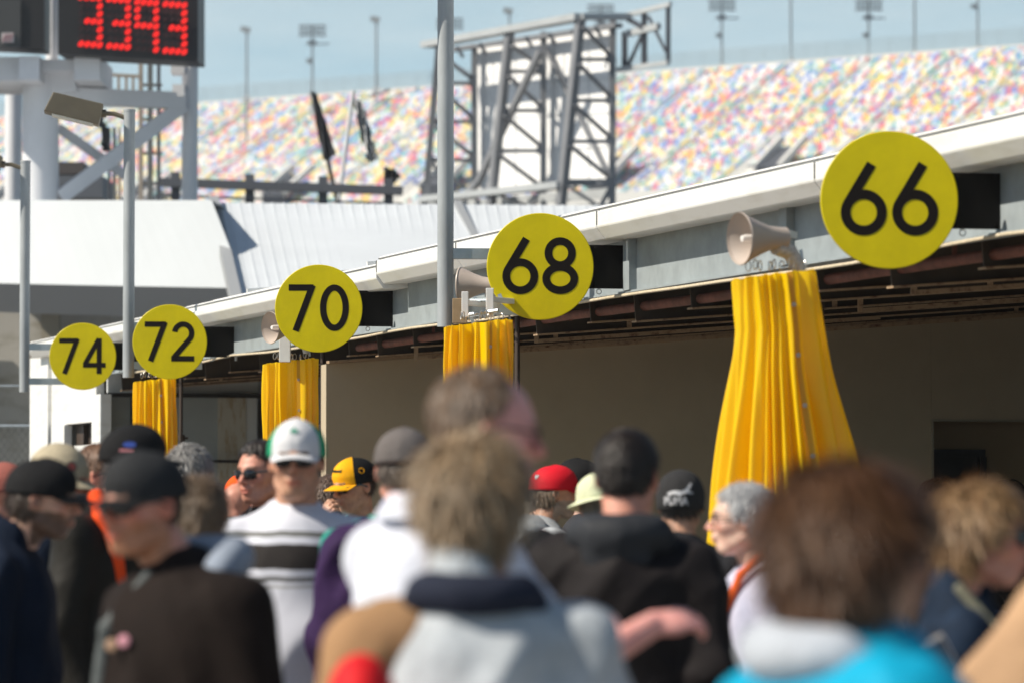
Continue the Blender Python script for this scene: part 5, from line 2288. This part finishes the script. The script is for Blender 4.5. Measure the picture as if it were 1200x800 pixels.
def band_mat(name, bands, base, rough=.85):
    """horizontal colour bands by object z: bands = [(z0, z1, colour)]"""
    m, nt, b = nodes_of(name)
    tc = nt.nodes.new('ShaderNodeTexCoord')
    sp = nt.nodes.new('ShaderNodeSeparateXYZ')
    nt.links.new(tc.outputs['Object'], sp.inputs[0])
    n = nt.nodes.new('ShaderNodeTexNoise')
    n.inputs['Scale'].default_value = 8
    nt.links.new(tc.outputs['Object'], n.inputs['Vector'])
    ma = nt.nodes.new('ShaderNodeMath')
    ma.operation = 'MULTIPLY_ADD'
    ma.inputs[1].default_value = .02
    nt.links.new(n.outputs['Fac'], ma.inputs[0])
    nt.links.new(sp.outputs['Z'], ma.inputs[2])
    r = nt.nodes.new('ShaderNodeValToRGB')
    r.color_ramp.interpolation = 'CONSTANT'
    z0, z1 = .9, 1.6
    cuts = [(z0, base)]
    for (a, b_, c) in sorted(bands):
        cuts += [(a, c), (b_, base)]
    mr = nt.nodes.new('ShaderNodeMapRange')
    mr.inputs['From Min'].default_value = z0
    mr.inputs['From Max'].default_value = z1
    nt.links.new(ma.outputs[0], mr.inputs['Value'])
    nt.links.new(mr.outputs[0], r.inputs[0])
    e = r.color_ramp.elements
    while len(e) > 1: e.remove(e[0])
    e[0].position = 0
    e[0].color = (*base, 1)
    for z, c in cuts[1:]:
        k = e.new((z + .01 - z0) / (z1 - z0))
        k.color = (*c, 1)
    nt.links.new(r.outputs[0], b.inputs['Base Color'])
    b.inputs['Roughness'].default_value = rough
    MATS[name] = m
    return m


BLK = fabric('black', (.010, .009, .010))
DKBRN = fabric('brown_black', (.014, .0095, .008))
NAVY = fabric('navy', (.006, .011, .024))
GREYH = fabric('heather_grey', (.36, .38, .40))
cap_black = fabric('cap_black', (.013, .013, .014), bump=.2)
cap_char = fabric('cap_charcoal', (.028, .029, .031), bump=.2)

# 1 tall man in the near foreground
p = person(552, 424, 8.0, 38, 'tall blurred man in a white shirt with sunlit pink temple, gesturing, head above everyone', head_yaw=-26, head_pitch=8, tone='pink', red=.9,
           hair=('balding', (.20, .125, .075), {'thick': .004, 'len': .022, 'n': 2600, 'clump': 1.0, 'mix': (.42, .38, .34)}), glass='clear', top='polo', top_mat=fabric('pale_blue_white', (.58, .60, .68)), build=.02, body_px=512,
           collar='polo', arms={'R': ((.14, .06, -.22), (.19, .02, .09), (.9, .1, .15), (0, -.5, -.9), .8), 'L': ((.16, .04, -.24), (.22, -.14, .12), (.9, -.2, -.1), (-.1, -.6, -1), 1.1)}, trouser=(.12, .12, .14))
# 2 grey-haired man seen from behind
p2 = person(553, 511, 6.9, 84, 'blurred grey-haired person from behind in a white and tan jacket with dark collar', head_yaw=-6, tone='tan',
            hair=('full', (.26, .17, .09), {'thick': .016, 'len': .055, 'n': 5000, 'clump': 1.8, 'mix': (.44, .37, .27)}), top='jacket', top_mat=fabric('white_shell', (.42, .45, .48), var=.22), top_fat=.024, build=.02, wid=1.0, collar='stand',
            hood=fabric('navy_collar', (.020, .024, .04)), hood_kind='roll', body_px=560, arms={'L': ((.04, .09, -.26), (.16, -.02, -.14)), 'R': ((.05, .08, -.26), (.16, 0, -.14))})
L_ = p2['limb']['L']
V, F = sdf_mesh([('+', .03, ('c', tuple(L_[0] + np.array([-.01, -.05, .012])), tuple(L_[0] + np.array([0, .01, -.02])), .084, .094)), ('+', .03, ('c', tuple(L_[0] + np.array([0, .01, -.02])), tuple(L_[1]), .094, .092)), ('+', .03, ('c', tuple(L_[1]), tuple(L_[2] * .6 + L_[1] * .4), .092, .075))], .009, fold_noise(401, .014))
np_mesh('tan_sleeve', V, F, fabric('tan_sleeve', (.30, .175, .09)), p2['root'], True)
# 3 woman in turquoise
p3 = person(975, 552, 5.5, 22, 'blurred brown-haired woman in a bright turquoise jacket with pale collar', head_yaw=-14, tone='tan',
            hair=('bob', (.10, .042, .016), {'thick': .025, 'len': .07, 'n': 6000, 'clump': 1.1, 'mix': (.20, .10, .045)}), top='fem', top_mat=fabric('turquoise', (.005, .30, .48), .6, .12, .2), top_fat=.07, build=.03, wid=1.3, body_px=1002,
            hood=fabric('pale_collar', (.42, .45, .50)), hood_kind='roll')
# 4 man in black hoodie
p4 = person(733, 499, 10.5, 78, 'man with short black hair from behind in a black hooded sweatshirt', head_yaw=-8, tone='ruddy', red=.8,
            hair=('short', (.020, .013, .010), {'thick': .006, 'len': .014, 'n': 4200, 'clump': .4}), top='sweatshirt', top_mat=fabric('hoodie_black', (.014, .0115, .012), .7), top_fat=.026, build=.02, wid=1.16,
            hood=fabric('hood_charcoal', (.03, .032, .037), .6), body_px=732)
# 5 knit cap
knit = mat('fabric_knit_black', (.022, .021, .022), .95, 0, .8, 260, .2, 60, stretch=(1, 1, .4))
p5 = person(797, 549, 14.0, 84, 'person from behind in a black knit cap with white leaping-cat mark', head_yaw=0, tone='tan',
            cap={'crown': knit, 'kind': 'beanie', 'name': 'knit_cap'}, hair=('short', (.03, .022, .018), {'n': 500}), top_mat=fabric('charcoal', (.028, .028, .032)), top_fat=.015, wid=1.05)
W_ = mat('print_white', (.62, .62, .64), .8)
i5 = p5['info']
cat = [[(-.050, .004), (-.02, .012), (.012, .010), (.030, .016), (.046, .030), (.050, .028), (.044, .012), (.030, .002), (.012, -.001), (.004, -.010), (-.006, -.002), (-.03, -.001), (-.046, -.008)], [(.030, .012), (.062, .006), (.064, .001), (.034, .003)], [(.046, .026), (.052, .038), (.056, .036), (.052, .024)]]
dome_patch(p5['cap'], i5, p5['Rh'], p5['C'], PI, .02, cat, W_, 'cat_emblem', kind='beanie', lift=.006)
dome_patch(p5['cap'], i5, p5['Rh'], p5['C'], PI - .12, -.26, text_polys('PUMA', .036), W_, 'cap_lettering', kind='beanie', lift=.006, scale=1.15)
# 6 pale bucket hat
p6 = person(701, 553, 14.8, 70, 'person in a pale yellow-green bucket hat behind the black hoodie', head_pitch=6, head_roll=-8, tone='fair',
            cap={'crown': fabric('bucket_pale', (.60, .62, .42)), 'kind': 'boonie', 'name': 'bucket_hat', 'brim_len': .040}, hair=('short', (.2, .17, .13), {'n': 300}), top_mat=fabric('olive_grey', (.10, .11, .10)), wid=.95)
# 7 red cap
RED = fabric('cap_red', (.62, .012, .025), .7, .08, .2)
p7 = person(643, 545, 18.0, 20, 'bearded man in a red cap and light grey hooded sweatshirt', head_yaw=-12, tone='tan', beard=((.30, .26, .22), .8),
            cap={'crown': RED}, hair=('full', (.16, .11, .07), {'n': 1600, 'thick': .012, 'len': .03, 'mix': (.3, .24, .18)}), top='sweatshirt', top_mat=GREYH, top_fat=.022, hood=GREYH, body_px=636, fine=True)
heart = [[(0, -.012), (.013, .003), (.012, .010), (.006, .012), (0, .006), (-.006, .012), (-.012, .010), (-.013, .003)]]
dome_patch(p7['cap'], p7['info'], p7['Rh'], p7['C'], -PI * .80, .42, heart, W_, 'white_emblem', scale=.9)
# 8 black cap with cup
p8 = person(684, 537, 19.6, 172, 'fair-haired person in a black cap lifting a pale cup behind the red cap', head_yaw=-8, tone='pale', cap={'crown': cap_black}, hair=('full', (.42, .28, .15), {'n': 1200, 'thick': .012}), glass='sun',
            top_mat=fabric('dark_grey', (.04, .04, .045)), arms={'R': ((.10, .06, -.20), (.14, -.10, .20), (.4, -.3, 1), (-.2, -1, 0), 1.0)})
# 9 curly
person(617, 553, 20.2, 70, 'curly brown-haired person half hidden left of the red cap', tone='ruddy', hair=('full', (.13, .08, .05), {'thick': .016, 'clump': 1.6, 'n': 1500}), top_mat=fabric('maroon', (.09, .02, .025)))
# 10 short person with lettered cap
p10 = person(629, 620, 13.2, 60, 'short person in a black and dark red cap with small coloured lettering', head_yaw=0, tone='tan',
             cap={'crown': cap_black, 'front': fabric('dark_red', (.10, .015, .015)), 'brim': cap_black}, top_mat=fabric('dark_grey', (.04, .04, .045)), hair=('short', (.05, .03, .02), {'n': 300}), wid=.85)
dome_patch(p10['cap'], p10['info'], p10['Rh'], p10['C'], -PI * .72, .25, text_polys('USPS', .022), mat('print_gold', (.55, .42, .12), .6), 'cap_lettering')
dome_patch(p10['cap'], p10['info'], p10['Rh'], p10['C'], -PI * .62, .10, [circ(0, 0, .008)], mat('print_teal', (.02, .35, .28), .6), 'emblem')
# 11 yellow cap
YC = fabric('cap_yellow', (.85, .40, .008), .7, .05, .2)
p11 = person(421, 536, 18.0, -128, 'man in a yellow and black cap and sunglasses with his hand at his mouth', head_yaw=-12, head_pitch=10, tone='tan', red=.7,
             cap={'crown': cap_black, 'front': YC, 'brim': YC}, hair=('short', (.08, .05, .035), {'n': 500}), glass='sun', top_mat=fabric('teal_pale', (.20, .38, .42)), fine=True,
             arms={'R': ((.17, .03, -.19), (.045, -.155, .265), (.15, -.55, .75), (-.9, -.3, .1), 1.15)})
dome_patch(p11['cap'], p11['info'], p11['Rh'], p11['C'], 0.0, .42, text_polys('Continental', .017), mat('print_black', (.01, .01, .01), .6), 'cap_lettering')
dome_patch(p11['cap'], p11['info'], p11['Rh'], p11['C'], 1.35, .40, [circ(0, 0, .013)[:8] + circ(0, 0, .010)[:8][::-1], circ(0, 0, .013)[8:] + [(.013, 0), (.010, 0)] + circ(0, 0, .010)[8:][::-1]], YC, 'ring_emblem')
# 12 grey cap, purple jacket
PUR = fabric('purple', (.034, .016, .060), .75, .2, .4)
TEAL = fabric('teal_green', (.02, .24, .19), .8)
p12 = person(470, 501, 12.0, 74, 'person from behind in a grey-brown cap and purple jacket with teal edging', tone='ruddy', head_yaw=10, head_pitch=6,
             cap={'crown': fabric('cap_grey_brown', (.13, .115, .11)), 'squash': 1.02}, hair=('short', (.12, .09, .07), {'n': 500}), top_mat=PUR, top_fat=.03, wid=1.15, build=.0, body_px=478, collar='stand',
             arms={'L': ((.02, .05, -.26), (.1, .0, -.2))})
pb = p12
V, F = sdf_mesh([('+', .03, ('c', (-.02, .09, 1.462), (-.012, .205, 1.412), .045, .050)), ('+', .03, ('c', (-.012, .222, 1.405), (-.02, .258, 1.20), .052, .034))], .008, fold_noise(402, .006))
np_mesh('teal_yoke', V, F, TEAL, p12['root'], True)
mb = MB()
for (pts_, r_) in [] and ((((-.02, .10, 1.535), (-.02, .20, 1.50), (-.01, .262, 1.44), (-.01, .292, 1.36)), .020), (((-.0, .30, 1.34), (-.03, .335, 1.24), (-.03, .36, 1.16)), .016)):
    mb.tube(pts_, r_, 10)
each(mb, lambda q, n_, m_: q.build(n_, m_, p12['root'], smooth=True), 'teal_piping', TEAL)
# 13 brown curl
person(387, 557, 20.2, 110, 'brown-haired person half hidden between the white cap and the yellow cap', tone='ruddy', hair=('short', (.10, .06, .04), {'thick': .015, 'clump': 1.4}), top_mat=NAVY)
# 14 white cap, striped polo
polo = band_mat('striped_polo', [(1.403, 1.418, (.13, .13, .12)), (1.305, 1.380, (.014, .010, .009)), (1.268, 1.282, (.12, .12, .12)), (1.25, 1.258, (.35, .35, .35))], (.60, .61, .68))
p14 = person(347, 491, 12.5, -84, 'man facing us in a white cap, sunglasses and white polo with broad black stripe', head_yaw=-8, head_pitch=0, tone='tan', red=.6,
             cap={'crown': fabric('cap_green', (.02, .28, .14)), 'front': fabric('cap_white', (.62, .62, .64), .8, .04, .2), 'brim': fabric('cap_white', (.62, .62, .64))}, glass='sun',
             hair=('short', (.3, .28, .25), {'n': 400}), top='polo', top_mat=polo, collar='polo', build=.035, top_fat=.012, wid=1.05, fine=True, body_px=346)
dome_patch(p14['cap'], p14['info'], p14['Rh'], p14['C'], 0.0, .48, [circ(0, 0, .016, .006), [(-.006, .004), (0, .014), (.006, .004)]], mat('print_green', (.10, .30, .22), .6), 'emblem')
# 15 dark hair + sunglasses
person(311, 514, 16.0, -120, 'dark-haired man in black sunglasses looking past the white-capped man', head_yaw=-8, head_pitch=4, tone='ruddy', red=.7, glass='sun', fine=True,
       hair=('short', (.035, .022, .018), {'thick': .012, 'n': 1800, 'len': .02}), top_mat=fabric('dark_grey', (.04, .04, .045)))
# 16 orange cap
ORC = fabric('cap_orange', (.72, .085, .012), .8)
person(284, 553, 19.0, -12, 'person in an orange cap behind the bald head', tone='tan', cap={'crown': ORC}, glass='sun', hair=('short', (.1, .07, .05), {'n': 300}), top_mat=NAVY)
# 17 bald
person(270, 567, 17.0, 62, 'bald man with bowed head in a dark jacket', head_pitch=26, tone='ruddy', red=.6, hair=None, top_mat=BLK, top_fat=.02, lean=.04)
# 18 dark cap
person(254, 564, 20.5, 172, 'person in a dark brown cap just showing behind the bald head', tone='tan', cap={'crown': fabric('cap_dkbrown', (.045, .035, .03))}, hair=('short', (.1, .07, .05), {'n': 300}), top_mat=BLK)
# 19 grey hair from behind
person(219, 519, 16.0, 68, 'man with thick salt-and-pepper hair seen from behind', tone='ruddy', hair=('full', (.24, .23, .22), {'thick': .011, 'n': 4500, 'len': .03, 'clump': .7, 'mix': (.55, .53, .50)}), top_mat=DKBRN, top_fat=.01, fine=True)
# 20 brown long hair
person(231, 556, 11.2, 84, 'brown-haired person behind the grey hood of the man in the charcoal cap', tone='fair', head_pitch=8, hair=('bob', (.15, .10, .06), {'thick': .012, 'n': 1800, 'len': .04}), top_mat=fabric('dark_shirt', (.02, .02, .024)), wid=.5, body_px=216)
# 21 charcoal cap man in foreground
p21 = person(181, 528, 9.0, -142, 'blurred man in a charcoal cap and sunglasses with reddish beard, brown-black jacket and grey hood', head_yaw=10, head_pitch=4, tone='ruddy', red=.8, beard=((.36, .16, .07), .7),
             cap={'crown': cap_char, 'brim': cap_black, 'brim_len': .078}, glass='sun', hair=('short', (.13, .085, .05), {'n': 600}), top='jacket', top_mat=DKBRN, top_fat=.03, wid=1.35, build=.035, hood=fabric('hood_blue_grey', (.27, .31, .38)), hood_dz=.022, body_px=213)
V, F = sdf_mesh([('+', .015, ('c', (.10, .01, 1.465), (.175, -.05, 1.34), .018, .022)), ('+', .015, ('c', (.175, -.05, 1.34), (.205, -.08, 1.0), .022, .024))], .007, fold_noise(408, .005))
np_mesh('grey_lapel', V, F, fabric('lapel_grey', (.09, .10, .10), .5), p21['root'], True)
mb = MB()
for (x, y, z, m_) in ((.168, .050, 1.315, 0), (.180, .015, 1.305, 1)):
    mb.lathe([(.0145, 0), (.016, .002), (.012, .006), (.0005, .007)], (x + .030, y + .010, z), (.8, .55, .1), 18, mi=m_)
each(mb, lambda q, n_, m_: q.build(n_, m_, p21['top'], smooth=True), 'badge', [mat('badge_pink', (.55, .25, .30), .4), mat('badge_tan', (.35, .22, .14), .4)])
# 22 black cap, black jacket with orange collar
p22 = person(148, 499, 13.5, -16, 'man in a black cap with blue emblem and black jacket showing orange lining', head_yaw=38, tone='ruddy', red=.7, cap={'crown': cap_black, 'squash': 1.05}, hair=('short', (.05, .035, .03), {'n': 500}),
             top_mat=fabric('softshell_black', (.018, .0165, .014), .6), top_fat=.03, wid=1.2, build=.03, body_px=122, hood=fabric('softshell_black', (.018, .0165, .014), .6))
dome_patch(p22['cap'], p22['info'], p22['Rh'], p22['C'], -PI * .60, .30, [circ(0, .003, .020, .009)], mat('print_blue', (.03, .07, .34), .6), 'blue_emblem')
dome_patch(p22['cap'], p22['info'], p22['Rh'], p22['C'], -PI * .62, .14, [[(-.024, -.004), (.018, -.004), (.018, .004), (-.024, .004)]], mat('print_redwhite', (.55, .20, .22), .6), 'emblem_bar')
r22 = p22['root']
M22 = (Matrix.Translation(r22.location) @ Matrix.Rotation(r22.rotation_euler.z, 4, 'Z') @ Matrix.Scale(p22['sc'], 4)).inverted()
l22 = lambda x, y, dy: tuple(M22 @ P(x, y, 13.5 - dy))
V, F = sdf_mesh([('+', .02, ('c', l22(113, 583, .13), l22(122, 606, .175), .030, .036)), ('+', .02, ('c', l22(122, 606, .175), l22(136, 640, .20), .036, .024)), ('+', .02, ('c', l22(136, 640, .20), l22(146, 700, .20), .024, .016))], .006, fold_noise(77, .004))
np_mesh('orange_lining', V, F, fabric('orange_red', (.75, .075, .015), .8), p22['root'], True)
# 23 reddish hair, sunglasses
person(112, 517, 15.6, -12, 'reddish-brown haired man in profile with wraparound sunglasses', head_yaw=-2, tone='ruddy', red=.7, beard=((.35, .17, .09), .45), glass='sun', fine=True,
       hair=('short', (.17, .085, .045), {'thick': .008, 'n': 2200, 'len': .016}), top='polo', collar='polo', top_mat=fabric('check_blue', (.35, .42, .55)))
# 24 khaki hat
p24 = person(60, 519, 14.0, 2, 'person in a khaki bucket hat with round red badge', head_yaw=-16, head_pitch=8, tone='ruddy', red=.8, cap={'crown': fabric('khaki', (.36, .31, .22)), 'kind': 'boonie', 'name': 'bucket_hat', 'brim_len': .050, 'squash': 1.12},
             hair=('short', (.2, .16, .12), {'n': 300}), top_mat=NAVY, cap_top=.01)
dome_patch(p24['cap'], p24['info'], p24['Rh'], p24['C'], -.85, .28, [circ(0, 0, .019)], mat('badge_ring', (.12, .10, .08), .7), 'round_badge', kind='x', lift=.003)
dome_patch(p24['cap'], p24['info'], p24['Rh'], p24['C'], -.85, .28, [circ(0, 0, .012)], mat('badge_red', (.30, .06, .05), .7), 'badge_centre', kind='x', lift=.0045)
# 25 bearded man, black cap
person(38, 537, 11.8, 4, 'bearded man in profile in a black cap and navy jacket at the left edge', head_yaw=-10, head_pitch=5, tone='fair', red=.8, beard=((.06, .032, .02), .85),
       cap={'crown': cap_black, 'brim_len': .07}, hair=('full', (.055, .035, .025), {'thick': .011, 'n': 2400, 'len': .03, 'clump': 1.1}), top_mat=NAVY, top_fat=.028, wid=1.12, build=.02, body_px=6, collar='stand')
# 26 blue bucket hat
person(97, 547, 17.2, 0, 'person in a light blue bucket hat between the khaki hat and the reddish hair', tone='fair', cap={'crown': fabric('bucket_blue', (.12, .26, .50)), 'kind': 'boonie', 'name': 'bucket_hat', 'brim_len': .045}, hair=('short', (.2, .16, .12), {'n': 200}), top_mat=fabric('pale_grey', (.45, .46, .48)))
# 27 far left cap
person(-6, 542, 15.0, -8, 'person in a grey-brimmed multicoloured cap cut off by the left edge', tone='ruddy', cap={'crown': fabric('cap_mixed', (.30, .10, .08)), 'brim': fabric('cap_palegrey', (.42, .42, .44))}, hair=('short', (.1, .07, .05), {'n': 300}), top_mat=BLK)
# 28 older man with spectacles
p28 = person(881, 563, 12.4, 190, 'white-haired man in profile with dark-rimmed spectacles and orange strap', head_yaw=-14, tone='pale', red=.9, glass='clear', fine=True,
             hair=('short', (.45, .45, .46), {'thick': .009, 'n': 3200, 'len': .028, 'mix': (.62, .62, .62)}), top='polo', collar='polo', top_mat=fabric('lilac_white', (.48, .48, .60), .85, .12), build=.02, body_px=888)
V, F = sdf_mesh([('+', .008, ('c', (.01, .11, 1.52), (.09, .118, 1.45), .013, .014, (1, .8, 1))), ('+', .008, ('c', (.09, .118, 1.45), (.15, .10, 1.30), .014, .014)), ('+', .008, ('c', (.15, .10, 1.30), (.165, .095, 1.05), .014, .014))], .005)
np_mesh('orange_strap', V, F, fabric('strap_orange', (.80, .13, .03), .8), p28['root'], True)
# 29 woman in profile at right
p29 = person(1136, 565, 8.7, -6, 'woman with short sandy hair in profile, navy jacket, holding a phone', head_yaw=-6, tone='ruddy', red=.7, glass='sun',
             hair=('full', (.27, .15, .065), {'thick': .017, 'n': 6500, 'len': .055, 'clump': 1.5, 'mix': (.52, .36, .20)}), top='fem', top_mat=fabric('navy_print', (.012, .022, .042), .8, .6), top_fat=.014, wid=.95, body_px=1128, collar='stand',
             arms={'R': ((-.10, .09, -.27), (.03, .04, .09), (.45, .05, .9), (-.3, -.5, .6), .9), 'L': ((.1, .05, -.25), (.2, -.12, .02))})
V, F = sdf_mesh([('+', .01, ('c', (-.01, -.125, 1.515), (.07, -.14, 1.42), .013, .013)), ('+', .01, ('c', (.07, -.14, 1.42), (.06, -.165, 1.28), .013, .013)), ('+', .01, ('e', (.03, -.19, 1.27), (.030, .022, .03)))], .006)
np_mesh('camera_strap', V, F, fabric('strap_olive', (.22, .21, .15)), p29['root'], True)
V, F = sdf_mesh([('+', .003, ('e', (-.005 + p29['C'][0] - .005, -.089, p29['C'][2] - .042), (.006, .004, .008)))], .002)
np_mesh('earring', V, F, mat('earring', (.6, .5, .35), .2, .9), p29['root'], True)
# 30 tan coat at right edge
person(1366, 495, 7.0, 92, 'person in a tan coat whose sleeve enters at the right edge', tone='fair', hair=('full', (.2, .14, .09), {}), top_mat=fabric('tan_coat', (.40, .25, .145)), top_fat=.05, wid=1.25, build=.04,
       arms={'L': ((-.02, .19, -.24), (.10, .02, -.22))})
# 31, 32 in the shade of the garage
person(1092, 561, 21.0, 30, 'brown-haired man in the shade of the garage left of the sandy-haired woman', tone='ruddy', hair=('short', (.14, .075, .04), {'thick': .016, 'n': 1500}), top_mat=BLK, head_pitch=15)
person(1176, 561, 22.5, 8, 'person in a black cap in the shade behind the sandy-haired woman', tone='tan', cap={'crown': cap_black}, hair=('short', (.05, .03, .02), {'n': 200}), top_mat=BLK)

# ---- carried things
def rbox(mb, c, s, R3, mi=0):
    mb.box(c, s, R3, mi)


wr = p29['limb']['R']
hp_ = world_of(p29, tuple(wr[2] + np.array([.03, .0, .115])))
mb = MB()
Rm = Matrix.Rotation(math.radians(-28), 3, 'Y') @ Matrix.Rotation(math.radians(20), 3, 'Z')
mb.box(hp_, (.085, .012, .155), Rm)
mb.box(hp_ + Rm @ Vector((0, -.0065, 0)), (.074, .002, .138), Rm, 1)
o = mb.build('phone', [mat('phone_pale', (.55, .50, .46), .35), mat('phone_screen', (.06, .06, .07), .1)], bevel=.004, origin=hp_)
tag(o, 'pale phone in the hand of the sandy-haired woman', 'phone')
wr = p8['limb']['R']
cp = world_of(p8, tuple(wr[2] + np.array([.05, .03, .11])))
mb = MB()
mb.lathe([(.0005, -.055), (.030, -.055), (.040, .050), (.0425, .055), (.0385, .056), (.036, .048), (.028, -.045), (.0005, -.045)], cp, (0, 0, 1), 24)
o = mb.build('paper_cup', mat('cup_pale', (.62, .55, .46), .6), smooth=True, origin=cp)
tag(o, 'pale paper cup held up beside the red cap', 'cup')
# red bag on the shoulder of the grey-haired person
bp_ = P(424, 824, 6.62)
V, F = sdf_mesh([('+', .05, ('e', (0, 0, -.02), (.065, .08, .11))), ('+', .04, ('e', (.0, 0, -.10), (.08, .09, .09)))], .009, fold_noise(123, .008))
o = np_mesh('shoulder_bag', V, F, fabric('bag_red', (.62, .015, .02), .6), None, True)
o.location = bp_
tag(o, 'red bag at the elbow of the white and tan jacket', 'bag')
